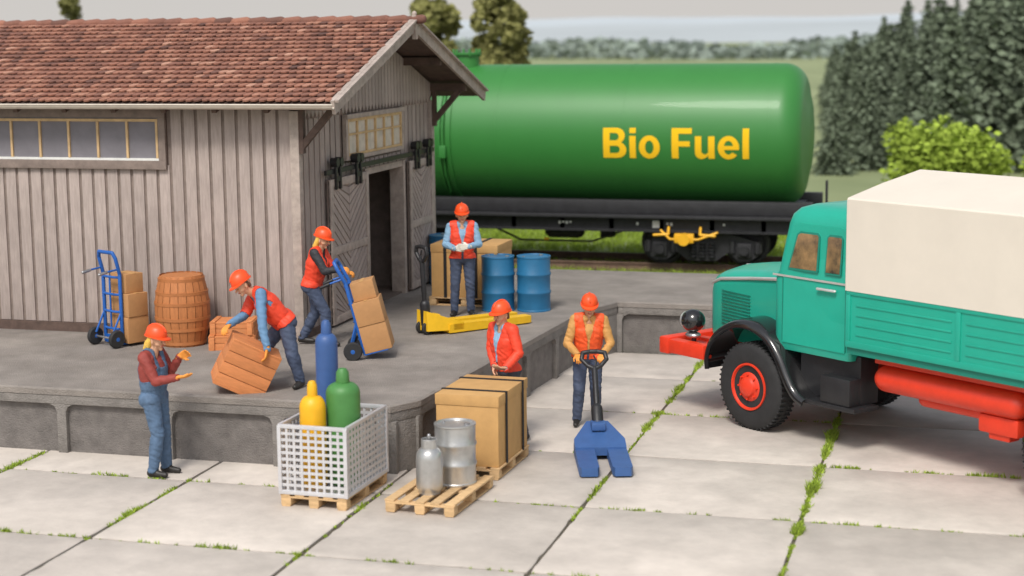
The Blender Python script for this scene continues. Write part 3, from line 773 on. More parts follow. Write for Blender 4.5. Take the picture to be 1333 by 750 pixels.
for s_, y in ((-1, 0.0), (1, TW)):
    yo, yi = y, y-s_*.06
    bd.b2((1.74, min(yo, yi), 1.39), (6.9, max(yo, yi), 2.12), m_teal)
    ye = y+s_*.014
    for z in (1.39, 2.04): bd.b2((1.74, min(y, ye), z), (6.9, max(y, ye), z+.08), m_teal, bev=.005)
    for xx in (1.74, 3.42, 5.12, 6.82): bd.b2((xx, min(y, ye)-.003, 1.47), (xx+.07, max(y, ye)+.003, 2.04), m_teal, bev=.005)
    for z in (1.56, 1.68, 1.80, 1.92):
        for xa in (1.90, 3.57, 5.27): bd.b2((xa, min(y, y+s_*.010), z-.013), (xa+1.46, max(y, y+s_*.010), z+.013), m_teal, bev=.004)
for xx in (1.74, 6.84): bd.b2((xx, .06, 1.42), (xx+.06, TW-.06, 2.1), m_teal)
bd.obj("cargo_bed", tr)
cv = MB()
def cvs(x, g=0):
    pts = [(x, -.02+g, 2.09), (x, -.02+g, 3.21-g), (x, 0+g, 3.232-g)]
    return pts+[(x, .6, 3.37-g*.5), (x, TC, 3.50-g*.5), (x, TW-.6, 3.37-g*.5), (x, TW-g, 3.232-g), (x, TW+.02-g, 3.21-g), (x, TW+.02-g, 2.09)]
loft([cvs(1.72, .012), cvs(1.735), cvs(3.4), cvs(5.1), cvs(6.9), cvs(6.92, .012)], m_canvas, cv)
cv.obj("canvas_cover", tr, ang=12)

# ------------------------------------------------------------------ goods
def pallet(name, label, loc, rz, L_=1.2, W2=.8):
    p = thing(name, label, "pallet", loc, rz, "wooden pallets")
    t = MB()
    nb = 5
    for k in range(nb):
        x = -W2/2+.05+k*(W2-.1)/(nb-1); t.box((x, 0, .135), (.115, L_, .024), m_pallet, bev=.004, tone=R.random())
    for y in (-L_/2+.05, 0, L_/2-.05): t.box((0, y, .111), (W2, .1, .022), m_pallet, bev=.003, tone=R.random())
    t.obj("top_boards", p)
    t = MB()
    for x in (-W2/2+.06, 0, W2/2-.06):
        for y in (-L_/2+.06, 0, L_/2-.06): t.box((x, y, .06), (.12, .12, .08), m_pallet, bev=.006, tone=R.random())
        t.box((x, 0, .012), (.1, L_, .02), m_pallet, bev=.003, tone=R.random())
    t.obj("blocks", p); return p
pallet("pallet", "light wooden pallet under the white mesh crate", (-7.02, 17.54, .022), rad(-2), 1.22, .8)
pallet("pallet", "light wooden pallet carrying a silver drum and gas bottle", (-5.77, 17.62, .022), rad(-3.5), 1.28, .82)
pallet("pallet", "light wooden pallet under a strapped brown box", (-5.72, 19.17, .022), rad(-2), 1.22, .8)
pallet("pallet", "light wooden pallet under a brown box on the platform", (-7.95, 26.15, PZ), rad(90), 1.2, .9)

mc = thing("mesh_crate", "white metal mesh crate holding three gas cylinders", "mesh crate", (-7.02, 17.54, .17), rad(-2))
cw, cl, ch = .80, 1.2, .78
def grid(mbx, p0, ux, n1, n2, wdt, hgt):
    p0 = Vector(p0); ux = Vector(ux)
    for k in range(n1+1):
        a = p0+ux*(wdt*k/n1); mbx.beam(a, a+Vector((0, 0, hgt)), .016, .028, m_meshw, up=ux)
    for k in range(n2+1):
        a = p0+Vector((0, 0, hgt*k/n2)); mbx.beam(a, a+ux*wdt, .012, .032, m_meshw)
for p0, ux, n1, wd in (((-cw/2, -cl/2, .03), (1, 0, 0), 9, cw), ((-cw/2, cl/2, .03), (1, 0, 0), 9, cw), ((-cw/2, -cl/2, .03), (0, 1, 0), 13, cl), ((cw/2, -cl/2, .03), (0, 1, 0), 13, cl)):
    g_ = MB(); grid(g_, p0, ux, n1, 10, wd, ch-.04); g_.obj("mesh_panel", mc)
g_ = MB()
for sx in (-1, 1):
    for sy in (-1, 1): g_.box((sx*cw/2, sy*cl/2, ch/2), (.045, .045, ch+.01), m_meshw, bev=.006)
for z in (.02, ch):
    for sy in (-1, 1): g_.box((0, sy*cl/2, z), (cw+.01, .038, .045), m_meshw, bev=.005)
    for sx in (-1, 1): g_.box((sx*cw/2, 0, z), (.038, cl+.01, .045), m_meshw, bev=.005)
g_.box((0, 0, .02), (cw-.02, cl-.02, .012), m_meshw)
g_.obj("frame", mc)
def gas_cyl(name, label, loc, r, h, mat, neck=.05, shoulder=.2):
    t = thing(name, label, "gas cylinder", loc, 0, "gas cylinders")
    b = MB(); pr = [(r*.85, 0), (r*.97, .02), (r, .05), (r, h-shoulder)]
    for k in range(1, 8):
        a = math.pi/2*k/7; pr.append((neck+(r-neck)*math.cos(a), h-shoulder+shoulder*.72*math.sin(a)))
    pr.append((neck, h-.03))
    b.lathe(pr, mat, seg=32); b.obj("cylinder_body", t)
    c_ = MB(); c_.lathe([(neck*1.15, h-.06), (neck*1.2, h-.03), (neck*1.1, h+.07), (neck*.7, h+.11), (0, h+.12)], mat, seg=20); c_.obj("valve_cap", t); return t
gas_cyl("gas_cylinder", "tall blue gas cylinder standing in the mesh crate", (-7.24, 17.93, .2), .13, 1.68, m_cblue, .05, .16)
gas_cyl("gas_cylinder", "yellow gas cylinder standing in the mesh crate", (-7.14, 17.22, .2), .15, 1.11, m_cyel, .05, .2)
gas_cyl("gas_cylinder", "fat green gas cylinder standing in the mesh crate", (-6.86, 17.45, .2), .195, 1.22, m_cgreen, .065, .17)

def drum(name, label, loc, r, h, mat, rz=0, grp="steel drums"):
    t = thing(name, label, "drum", loc, rz, grp)
    b = MB(); pr = [(r-.02, .012), (r+.006, 0), (r+.008, .02), (r, .03)]
    for zc in (h*.34, h*.67): pr += [(r, zc-.03), (r+.012, zc-.012), (r+.012, zc+.012), (r, zc+.03)]
    pr += [(r, h-.03), (r+.008, h-.02), (r+.006, h), (r-.012, h+.002), (r-.02, h-.02)]
    b.lathe(pr, mat, seg=40); b.obj("drum_body", t)
    l = MB(); l.lathe([(r-.015, h-.03), (r-.018, h-.014), (0, h-.012)], mat, seg=32)
    l.cyl((r*.6, 0, h-.02), (r*.6, 0, h+.005), .035, m_steel, seg=14); l.cyl((-r*.65, .05, h-.02), (-r*.65, .05, h+.002), .02, m_steel, seg=12); l.obj("lid", t); return t
drum("steel_drum", "silver galvanised steel drum on a wooden pallet", (-5.66, 17.86, .17), .235, .70, m_zinc)
drum("steel_drum", "blue steel drum beside the waiting worker", (-7.32, 25.50, PZ), .26, .88, m_dblue)
drum("steel_drum", "blue steel drum at the platform edge", (-6.76, 25.62, PZ), .265, .88, m_dblue, 1)
drum("steel_drum", "blue steel drum behind the strapped box", (-9.02, 28.0, PZ), .265, .88, m_dblue, 2)
gb = thing("gas_bottle", "small silver gas bottle with carrying collar on a pallet", "gas bottle", (-5.81, 17.36, .17))
b = MB(); b.lathe([(.12, 0), (.125, .03), (.13, .04), (.148, .07), (.152, .1), (.152, .40), (.142, .46), (.11, .51), (.05, .535), (.03, .56)], m_zinc, seg=32); b.obj("bottle_body", gb)
b = MB(); b.lathe([(.085, .515), (.09, .52), (.09, .62), (.085, .625), (.08, .62), (.08, .52)], m_zinc, seg=28); b.cap((0, 0, .55), (0, 0, .66), .022, m_steel); b.obj("collar", gb)

def carton(name, label, loc, rz, sx, sy, sz, mat, strap_dir=None, sp=0, cat="box", grp="strapped boxes"):
    t = thing(name, label, cat, loc, rz, grp)
    b = MB(); b.b2((-sx/2+.01, -sy/2+.01, 0), (sx/2-.01, sy/2-.01, sz-.01), mat, bev=.006); b.obj("box_body", t)
    b = MB(); b.b2((-sx/2, -sy/2, sz-.13), (sx/2, sy/2, sz), mat, bev=.008); b.obj("lid", t)
    for o in ([sp] if not isinstance(sp, list) else sp):
        b = MB()
        if strap_dir == 'x':
            b.box((0, o, sz+.006), (sx+.024, .05, .010), m_strap)
            for s_ in (-1, 1): b.box((s_*(sx/2+.007), o, sz/2), (.010, .05, sz+.02), m_strap)
        elif strap_dir == 'y':
            b.box((o, 0, sz+.006), (.05, sy+.024, .010), m_strap)
            for s_ in (-1, 1): b.box((o, s_*(sy/2+.007), sz/2), (.05, .010, sz+.02), m_strap)
        b.obj("strap", t)
    return t
carton("carton_box", "large tan cardboard box strapped onto a pallet", (-5.72, 19.17, .17), rad(-2), .80, 1.18, .86, m_carton, 'x', [.36, -.30])
carton("carton_box", "brown cardboard box with black strap on the platform", (-7.95, 26.15, PZ+.15), 0, 1.14, .9, .86, m_carton, 'y', [-.32, .2])

def wood_crate(name, label, loc, rot, sx, sy, sz, grp="wooden crates", battens=True):
    t = thing(name, label, "crate", loc, 0, grp, rot)
    b = MB(); b.b2((-sx/2+.03, -sy/2+.03, .01), (sx/2-.03, sy/2-.03, sz-.01), m_crated); b.obj("crate_lining", t)
    b = MB(); n = 4 if sz > .4 else 2
    for k in range(n):
        z = sz*(k+.5)/n; hh = sz/n*.95
        for s_ in (-1, 1):
            b.box((0, s_*(sy/2-.02), z), (sx, .022, hh), m_crate, bev=.005, tone=R.random()); b.box((s_*(sx/2-.02), 0, z), (.022, sy-.05, hh), m_crate, bev=.005, tone=R.random())
    for k in range(4):
        y = -sy/2+sy*(k+.5)/4
        b.box((0, y, sz), (sx, sy/4*.95, .022), m_crate, bev=.005, tone=R.random()); b.box((0, y, .0), (sx, sy/4*.95, .022), m_crate, bev=.005, tone=R.random())
    b.obj("slats", t)
    if battens:
        for x in (-sx/2+.05, sx/2-.05):
            b = MB()
            for s_ in (-1, 1): b.box((x, s_*(sy/2+.005), sz/2), (.07, .022, sz), m_crate, bev=.004, tone=R.random())
            b.box((x, 0, sz+.015), (.07, sy+.02, .02), m_crate, bev=.004, tone=R.random())
            b.obj("batten", t)
    return t
wood_crate("wooden_crate", "low orange-brown wooden crate lying on the platform", (-10.15, 21.62, PZ), (0, 0, rad(20)), .66, .5, .19)
wood_crate("wooden_crate", "low orange-brown wooden crate stacked on another crate", (-10.13, 21.63, PZ+.216), (0, 0, rad(14)), .62, .48, .17)
wood_crate("wooden_crate", "orange-brown wooden crate being tipped up by a worker", (-8.88, 18.93, PZ+.04), (rad(4), rad(27), rad(30)), .65, .54, .60, battens=False)

bl = thing("wooden_barrel", "brown wooden barrel with hoops against the shed", "barrel", (-10.97, 21.70, PZ))
b = MB(); ns = 20; H = 1.02
for k in range(ns):
    a0 = 2*math.pi*k/ns+.01; a1 = 2*math.pi*(k+1)/ns-.01; vs = []; tn = R.random()
    for q in range(9):
        z = H*q/8; r_ = .31+.085*math.sin(math.pi*q/8)
        for a in (a0, (a0+a1)/2, a1): vs.append((r_*math.cos(a), r_*math.sin(a), z))
    fs = []
    for q in range(8):
        for e in range(2): o = q*3+e; fs.append([o, o+1, o+4, o+3])
    b.add(vs, fs, m_barrel, tn)
b.lathe([(.29, 0.0), (.30, .02), (.385, H/2), (.30, H-.03), (.0, H-.035)], m_crated, seg=24)
b.obj("staves", bl)
for z in (.05, .25, .40, H-.40, H-.25, H-.06):
    b = MB(); r_ = .31+.085*math.sin(math.pi*z/H)+.008; b.lathe([(r_-.02, z-.022), (r_, z-.022), (r_, z+.022), (r_-.02, z+.022)], m_hoop, seg=36); b.obj("hoop", bl)
b = MB(); b.lathe([(0, H-.03), (.295, H-.03), (.295, H-.015), (0, H-.015)], m_barrel, seg=28); b.obj("barrel_head", bl)

def hand_truck(name, label, loc, rot, grips=True, hw=.19):
    t = thing(name, label, "hand truck", loc, 0, "blue hand trucks", rot)
    b = MB()
    b.tube([(-hw, 0, .06), (-hw, 0, 1.05), (-hw, -.06, 1.28), (-hw*.8, -.08, 1.36), (hw*.8, -.08, 1.36), (hw, -.06, 1.28), (hw, 0, 1.05), (hw, 0, .06)], .027, m_tblue, 10)
    for z in (.25, .5, .75, 1.0): b.tube([(-hw, 0, z), (-hw/2, -.035, z), (hw/2, -.035, z), (hw, 0, z)], .019, m_tblue, 8)
    b.tube([(-hw, 0, .5), (-hw, -.16, .2)], .016, m_tblue, 8); b.tube([(hw, 0, .5), (hw, -.16, .2)], .016, m_tblue, 8)
    b.tube([(0, -.035, .25), (0, -.035, 1.0)], .014, m_tblue, 8)
    b.obj("frame", t)
    b = MB(); b.box((0, .16, .035), (.44, .34, .016), m_tblue, bev=.005); b.box((0, .0, .09), (.44, .02, .12), m_tblue, bev=.005); b.obj("nose_plate", t)
    for s_ in (-1, 1):
        b = MB(); b.tube([(s_*hw, -.04, 1.12), (s_*hw, -.24, 1.10)], .014, m_tblue, 8); b.cap((s_*hw, -.22, 1.10), (s_*hw, -.34, 1.08), .022, m_black if grips else m_steel); b.obj("handle", t)
    for s_ in (-1, 1):
        w = MB(); w.lathe([(.05, -.035), (.115, -.035), (.13, -.015), (.13, .015), (.115, .035), (.05, .035)], m_tyre, (s_*.26, -.14, .13), (1, 0, 0), seg=24)
        w.lathe([(0, -.04), (.06, -.03), (.07, 0), (.06, .03), (0, .04)], m_tblue, (s_*.26, -.14, .13), (1, 0, 0), seg=18); w.obj("wheel", t)
    b = MB(); b.cyl((-.26, -.14, .13), (.26, -.14, .13), .015, m_steel, seg=10); b.obj("axle", t)
    return t
def stacked(labels, base, rotm, dims, y0=.20, x0=0):
    z = .045
    for (sx, sy, sz), lab, dx in zip(dims, labels, (0, .02, -.015)):
        p = rotm @ Vector((x0+dx, y0, z)); t = thing("cardboard_box", lab, "box", Vector(base)+p, 0, "small brown boxes", rotm.to_euler())
        b = MB(); b.b2((-sx/2, -sy/2, 0), (sx/2, sy/2, sz-.004), m_cartonb, bev=.008); b.obj("box_body", t)
        b = MB(); b.b2((-sx/2-.003, -.025, sz-.004), (sx/2+.003, .025, sz), m_carton); b.box((0, -sy/2-.001, sz-.05), (.05, .004, .09), m_carton); b.obj("tape", t)
        z += sz
e1 = Euler((0, 0, rad(-26)))
hand_truck("hand_truck", "blue hand truck with stacked boxes standing by the shed", (-11.92, 21.40, PZ), e1, False, .20)
stacked(["small brown box at the bottom of the stack", "small brown box in the middle of the stack", "small brown box on top of the stack"], (-11.92, 21.40, PZ), e1.to_matrix(), [(.44, .36, .38), (.42, .34, .34), (.36, .30, .28)], .21, .09)
rm = Euler((0, 0, rad(-75))).to_matrix() @ Euler((rad(14), 0, 0)).to_matrix()
hand_truck("hand_truck", "blue hand truck tilted back with boxes by a worker", (-8.02, 21.35, PZ+.03), rm.to_euler())
stacked(["brown box at the foot of the tilted hand truck", "brown box in the middle of the tilted hand truck", "brown box on top of the tilted hand truck"], (-8.02, 21.35, PZ+.03), rm, [(.44, .38, .38), (.42, .38, .34), (.34, .32, .26)])

def pallet_jack(name, label, loc, rz, mat, lean, fl=1.1, fw=.2, gap=.17, hl=.74, ls=1.0, wedge=.45, post=.40):
    t = thing(name, label, "pallet jack", loc, rz, "pallet jacks")
    for s_ in (-1, 1):
        b = MB(); x = s_*(gap/2+fw/2)
        b.prism([(x-fw/2, -.05), (x+fw/2, -.05), (x+fw/2, -fl+.06), (x+fw*.40, -fl), (x-fw*.40, -fl), (x-fw/2, -fl+.06)], lambda a, c_: (a, c_, .02), lambda a, c_: (a, c_, .125 if c_ < -.2 else .15), mat)
        b.obj("fork", t)
    w_ = gap+2*fw
    b = MB()
    b.prism([(-w_/2, -wedge), (w_/2, -wedge), (w_/2, -.12), (.15, .26), (-.15, .26), (-w_/2, -.12)], lambda a, c_: (a, c_, .06), lambda a, c_: (a*(1 if c_ <= -.12 else .9), c_, .165 if c_ < -.2 else (.22 if c_ < 0 else .36)), mat)
    b.cyl((0, .16, .10), (0, .16, post), .06, mat, seg=18); b.box((0, .1, post-.06), (.18, .22, .1), mat, bev=.02)
    b.obj("pump_body", t)
    hb = MB(); p0 = Vector((0, .2, post)); d = Vector((0, math.sin(lean), math.cos(lean))); p1 = p0+d*hl
    hb.cap(p0-d*.16, p0+d*.14, .075, m_black, seg=14); hb.cap(p0, p1, .038, m_black, seg=12)
    X = Vector((1, 0, 0))*ls; e = d*ls
    loop = [p1, p1+X*.09+e*.05, p1+X*.17+e*.15, p1+X*.15+e*.25, p1+X*.05+e*.27, p1-X*.05+e*.27, p1-X*.15+e*.25, p1-X*.17+e*.15, p1-X*.09+e*.05, p1]
    hb.tube(loop, .03, m_black, 10); hb.tube([p1, p1+e*.12+X*.03, p1+e*.2], .012, m_black, 6)
    hb.obj("handle", t)
    for x in (-.08, .08):
        w = MB(); w.lathe([(0, -.03), (.085, -.03), (.095, -.015), (.095, .015), (.085, .03), (0, .03)], m_tyre, (x, .22, .095), (1, 0, 0), seg=20); w.obj("wheel", t)
    return t
pallet_jack("pallet_jack", "dark blue pallet jack pulled by a worker", (-4.47, 20.08, .022), rad(17), m_jblue, rad(40), 1.18, .24, .16, .72, .95, .34)
pallet_jack("pallet_jack", "yellow pallet jack with raised black handle, unattended", (-7.66, 23.36, PZ), rad(141), m_jyel, rad(3), 1.55, .2, .16, .78, .85, .3, .30)

# ------------------------------------------------------------------ people
def rc_dist(P, a, b, ra, rb):
    ab = b-a; L2 = max(ab@ab, 1e-9); t = np.clip(((P-a)@ab)/L2, 0, 1)
    return np.linalg.norm(P-(a+t[:, None]*ab), axis=1)-(ra+(rb-ra)*t)

def hand_prims(wr, d, n, side_l, curl, tag, s=1.08):
    d = Vector(d).normalized(); n = Vector(n); n = (n-d*n.dot(d)).normalized(); l = Vector(side_l); l = (l-d*l.dot(d)-n*l.dot(n)).normalized()
    wr = Vector(wr); out = []
    offs = (.036, .012, -.012, -.035); lens = (.072, .082, .076, .058)
    for o, ln in zip(offs, lens):
        k = wr+d*(.085*s-.004*abs(o)*20)+l*(o*s)
        out.append((wr+d*.012+l*(o*.55*s), k, .018*s, .0135*s, tag))
        p = k; ang = 0
        for j, fr in enumerate((.45, .31, .24)):
            ang += curl*(.55, .75, .6)[j]
            dd = d*math.cos(ang)+n*math.sin(ang)+l*(o*1.6)
            q = p+dd*(ln*fr*s); out.append((p, q, (.0115-.001*j)*s, (.0105-.001*j)*s, tag)); p = q
    b0 = wr+d*(.028*s)+l*(.028*s); b1 = b0+(d*.7+l*.75+n*.35).normalized()*(.045*s); b2 = b1+(d*.9+l*.1+n*(.3+.5*curl)).normalized()*(.036*s)
    out.append((b0, b1, .0155*s, .0125*s, tag)); out.append((b1, b2, .0125*s, .010*s, tag))
    return out

def person(label, loc, J, mats, vest='vest', hair='short', overalls=False, female=False, rz=YAW, sc=1.0):
    V = lambda k: Vector(J[k])
    root = thing("person", label, "person", loc, rz); root.scale = (sc, sc, sc)
    pel, ch, hd = V('pelvis'), V('chest'), V('head')
    up = (ch-pel).normalized(); fr = V('front'); fr = (fr-up*fr.dot(up)).normalized(); rt = fr.cross(up).normalized()
    shw = .165 if female else .18
    top = ch+up*.15
    SH = {'R': top+rt*shw, 'L': top-rt*shw}
    HP = {'R': pel+rt*.095-up*.02, 'L': pel-rt*.095-up*.02}
    hf = V('look').normalized(); hu = Vector(J.get('hup', (0, 0, 1))); hu = (hu-hf*hu.dot(hf)).normalized(); hr = hf.cross(hu)
    pr = []
    def a(p, q, r0, r1, tag): pr.append((Vector(p), Vector(q), r0, r1, tag))
    a(HP['R'], HP['L'], .10, .10, 'pelvis'); a(pel+up*.02-fr*.02, pel+up*.1, .13, .12, 'pelvis')
    a(HP['R']-fr*.035, HP['L']-fr*.035, .095, .095, 'pelvis')
    for s_ in (-1, 1):
        a(pel+up*.1+rt*.045*s_, ch+rt*.075*s_, .105 if female else .113, .112 if female else .118, 'torso')
        a(ch+rt*.075*s_, top+rt*.10*s_-up*.03, .112, .082, 'torso')
    a(ch+fr*.02, pel+up*.12+fr*.02, .113, .108, 'torso')
    if female:
        for s_ in (-1, 1): a(ch+fr*.07+rt*.06*s_+up*.02, ch+fr*.085+rt*.06*s_, .065, .06, 'torso')
    neckb = top+up*.02
    a(SH['R']-rt*.02, neckb+rt*.03, .065, .06, 'shoulder'); a(SH['L']+rt*.02, neckb-rt*.03, .065, .06, 'shoulder')
    a(top-up*.02, hd-hu*.06-hf*.015, .066, .056, 'neck')
    a(hd-hf*.025+hu*.015, hd+hf*.012+hu*.015, .088, .082, 'head')
    a(hd-hu*.02-hf*.01, hd+hf*.03-hu*.055, .074, .052, 'head'); a(hd+hf*.045-hu*.075, hd+hf*.06-hu*.095, .040, .024, 'head')
    a(hd+hf*.04-hu*.03-hr*.03, hd+hf*.04-hu*.03+hr*.03, .042, .042, 'head')
    a(hd+hf*.083+hu*.012-hr*.03, hd+hf*.083+hu*.012+hr*.03, .014, .014, 'head')
    a(hd+hf*.088+hu*.0, hd+hf*.110-hu*.03, .009, .0150, 'head')
    a(hd+hf*.085-hu*.060-hr*.018, hd+hf*.085-hu*.060+hr*.018, .010, .010, 'lips')
    for s_ in (-1, 1): a(hd+hr*.083*s_-hf*.008+hu*.012, hd+hr*.086*s_-hf*.004-hu*.03, .017, .012, 'head')
    for S, s_ in (('R', 1), ('L', -1)):
        el, wr = V('el'+S), V('wr'+S)
        a(SH[S], el, .060, .046, 'uarm'); a(el, wr, .047, .034, 'farm'); a(SH[S]+(el-SH[S])*.25, SH[S]+(el-SH[S])*.45, .057, .053, 'uarm')
        hdv = V('hd'+S); pn = V('pn'+S)
        lat = hdv.normalized().cross(pn.normalized())*(1 if S == 'L' else -1)
        lat = Vector(J['th'+S]) if 'th'+S in J else lat
        a(wr-(hdv.normalized()*.02), wr+hdv.normalized()*.02, .030, .026, 'hand')
        pr.extend(hand_prims(wr, hdv, pn, lat, J.get('curl'+S, .7), 'hand'))
        kn, an = V('kn'+S), V('an'+S)
        a(HP[S], kn, .093, .064, 'leg'); a(kn, an, .066, .050, 'leg'); a(kn+(an-kn)*.15-fr*.012, kn+(an-kn)*.45-fr*.015, .062, .055, 'leg')
        ft = Vector(J.get('ft'+S, tuple(fr)))
        if 'ft'+S not in J: ft.z = 0
        ft.normalize(); dn = Vector((0, 0, -1))
        a(an+dn*.035-ft*.035, an+dn*.035+ft*.05, .044, .042, 'shoe'); a(an+dn*.04+ft*.05, an+dn*.048+ft*.155, .042, .032, 'shoe')
        a(an+Vector((0, 0, .02)), an+dn*.03, .048, .045, 'shoe')
    tagmat = {'pelvis': mats['trousers'], 'leg': mats['trousers'], 'torso': mats['shirt'], 'shoulder': mats['shirt'], 'uarm': mats['shirt'], 'farm': mats.get('forearm', mats['shirt']),
              'neck': m_skin, 'head': m_skin, 'lips': m_lips, 'hand': mats['glove'], 'shoe': m_shoe}
    mb = MB()
    for p, q, r0, r1, tg in pr: mb.cap(p, q, r0, m_skin, r1, seg=14, rings=5)
    tmpo = mb.obj("tmp_body", None, smooth=False)
    md = tmpo.modifiers.new("r", 'REMESH'); md.mode = 'VOXEL'; md.voxel_size = .0068; md.use_smooth_shade = True
    sm = tmpo.modifiers.new("s", 'SMOOTH'); sm.factor = .5; sm.iterations = 3
    bpy.context.view_layer.update(); dg = bpy.context.evaluated_depsgraph_get()
    me = bpy.data.meshes.new_from_object(tmpo.evaluated_get(dg)); bpy.data.objects.remove(tmpo)
    nv = len(me.vertices); co = np.empty(nv*3); me.vertices.foreach_get("co", co); co = co.reshape(-1, 3)
    best = np.full(nv, 1e9); who = np.zeros(nv, int); tags = [p[4] for p in pr]
    for i, (p, q, r0, r1, tg) in enumerate(pr):
        d = rc_dist(co, np.array(p), np.array(q), r0, r1); k = d < best; best[k] = d[k]; who[k] = i
    npoly = len(me.polygons); nl = len(me.loops)
    nrm = np.empty(nv*3); me.vertices.foreach_get("normal", nrm); nrm = nrm.reshape(-1, 3)
    tagarr = np.array(tags); vt = tagarr[who]
    cloth = np.isin(vt, ['pelvis', 'leg', 'torso', 'uarm', 'farm', 'shoulder'])
    wv = np.zeros(nv)
    for i in np.nonzero(cloth)[0]:
        c3 = co[i]
        wv[i] = .9-2.6*abs(noise.noise((c3[0]*8+3.1, c3[1]*8, c3[2]*15+c3[0]*9)))+.5*noise.noise((c3[0]*22, c3[1]*22, c3[2]*26))
    co = co+nrm*(cloth*wv*.0060)[:, None]
    me.vertices.foreach_set("co", co.ravel())
    lv = np.empty(nl, int); me.loops.foreach_get("vertex_index", lv)
    ls = np.empty(npoly, int); me.polygons.foreach_get("loop_start", ls)
    pv_ = lv[ls]; ptag = vt[pv_]
    fc = np.empty(npoly*3); me.polygons.foreach_get("center", fc); fc = fc.reshape(-1, 3)
    order = list(tagmat.keys())
    me.materials.clear()
    for t in order: me.materials.append(tagmat[t])
    me.polygons.foreach_set("material_index", np.array([order.index(t) for t in ptag]))
    me.polygons.foreach_set("use_smooth", [True]*npoly); me.update()
    body = bpy.data.objects.new("body", me); COL.objects.link(body); body.parent = root
    faces = [list(p.vertices) for p in me.polygons]
    up_, fr_, rt_ = np.array(up), np.array(fr), np.array(rt)
    rel = fc-np.array(pel); hgt = rel@up_; frn = rel@fr_; sd = rel@rt_
    nr2 = np.empty(nv*3); me.vertices.foreach_get("normal", nr2); nr2 = nr2.reshape(-1, 3)
    def shell(name, mask, mat, off, th):
        ids = np.nonzero(mask)[0]
        if len(ids) == 0: return
        used = {}; vs = []; fs = []
        for i in ids:
            f = []
            for v in faces[i]:
                if v not in used: used[v] = len(vs); vs.append(tuple(co[v]+nr2[v]*off))
                f.append(used[v])
            fs.append(f)
        m2 = bpy.data.meshes.new(name); m2.from_pydata(vs, [], fs); m2.materials.append(mat)
        m2.polygons.foreach_set("use_smooth", [True]*len(fs)); m2.update()
        o = bpy.data.objects.new(name, m2); COL.objects.link(o); o.parent = root
        s2 = o.modifiers.new("thick", 'SOLIDIFY'); s2.thickness = th; s2.offset = 1
        return o
    isn = lambda *k: np.isin(ptag, list(k))
    tors = isn('torso', 'shoulder')
    shell("shirt", (tors & (hgt > .06)) | isn('uarm', 'farm'), mats['shirt'], .002, .006)
    shell("trousers", isn('pelvis', 'leg') | (isn('torso') & (hgt < .10)), mats['trousers'], .003, .008)
    if overalls:
        bib = isn('torso', 'shoulder') & (hgt >= .10) & (((frn > 0) & (hgt < .34) & (np.abs(sd) < .13)) | ((hgt < .2)) | (np.abs(np.abs(sd)-.085) < .025))
        shell("overalls_bib", bib, mats['trousers'], .009, .008)
    if vest:
        opening = (frn > .03) & (np.abs(sd) < (.014+np.clip((hgt-.26)*.28, 0, .07)))
        vm = (tors | (isn('uarm') & (np.abs(sd) < .185))) & (hgt > .03) & (np.abs(sd) < .19) & ~opening
        vm |= isn('pelvis') & (hgt > -.02) & (hgt < .1) & ~opening
        if vest == 'jacket':
            vm |= isn('uarm', 'farm')
            shell("jacket", vm, mats['vest'], .007, .007)
        else: shell("vest", vm, mats['vest'], .009, .010)
    for s_ in (-1, 1):
        e = MB(); e.ell(hd+hf*.083+hr*.031*s_-hu*.004, (.011, .011, .008), m_eye, seg=10, rings=6); e.obj("eye", root)
    Hm = Matrix((hr, hf, hu)).transposed()
    h = MB(); c0 = hd+hu*.045-hf*.008; seg = 28; vs = []; fs = []
    ringz = [(1.0, 0), (1.02, .02), (.97, .05), (.86, .085), (.66, .112), (.38, .13), (.02, .136)]
    for q, (k, z) in enumerate(ringz):
        for i in range(seg):
            a_ = 2*math.pi*i/seg; vs.append(c0+Hm @ Vector((.108*k*math.cos(a_), .128*k*math.sin(a_), z)))
    for q in range(len(ringz)-1):
        for i in range(seg): j = (i+1) % seg; fs.append([q*seg+i, q*seg+j, (q+1)*seg+j, (q+1)*seg+i])
    fs += [list(range(seg))[::-1], list(range((len(ringz)-1)*seg, len(ringz)*seg))]
    h.add(vs, fs, m_helmet)
    vs = []
    for z, g_ in ((-.006, 1), (.008, 1), (-.006, 0), (.008, 0)):
        for i in range(seg):
            a_ = 2*math.pi*i/seg; ex = .012+.040*max(0, math.sin(a_))**2
            vs.append(c0+Hm @ Vector(((.108+ex*g_*.8)*math.cos(a_)*(1 if g_ else .9), (.128+ex*g_)*math.sin(a_)*(1 if g_ else .9), z-.02*g_*max(0, math.sin(a_)))))
    fs = []
    for i in range(seg):
        j = (i+1) % seg
        fs += [[i, j, seg+j, seg+i], [i, j, 2*seg+j, 2*seg+i], [seg+i, seg+j, 3*seg+j, 3*seg+i]]
    h.add(vs, fs, m_helmet)
    pts = [c0+Hm @ Vector((0, .125*math.sin(t), .03+.108*math.cos(t))) for t in [rad(x_) for x_ in range(-70, 75, 14)]]
    for p, q in zip(pts, pts[1:]): h.cap(p, q, .013, m_helmet, seg=8, rings=2)
    h.obj("helmet", root, ang=50)
    hm = m_hairb if hair in ('long', 'bun') else m_hairn
    hh = MB()
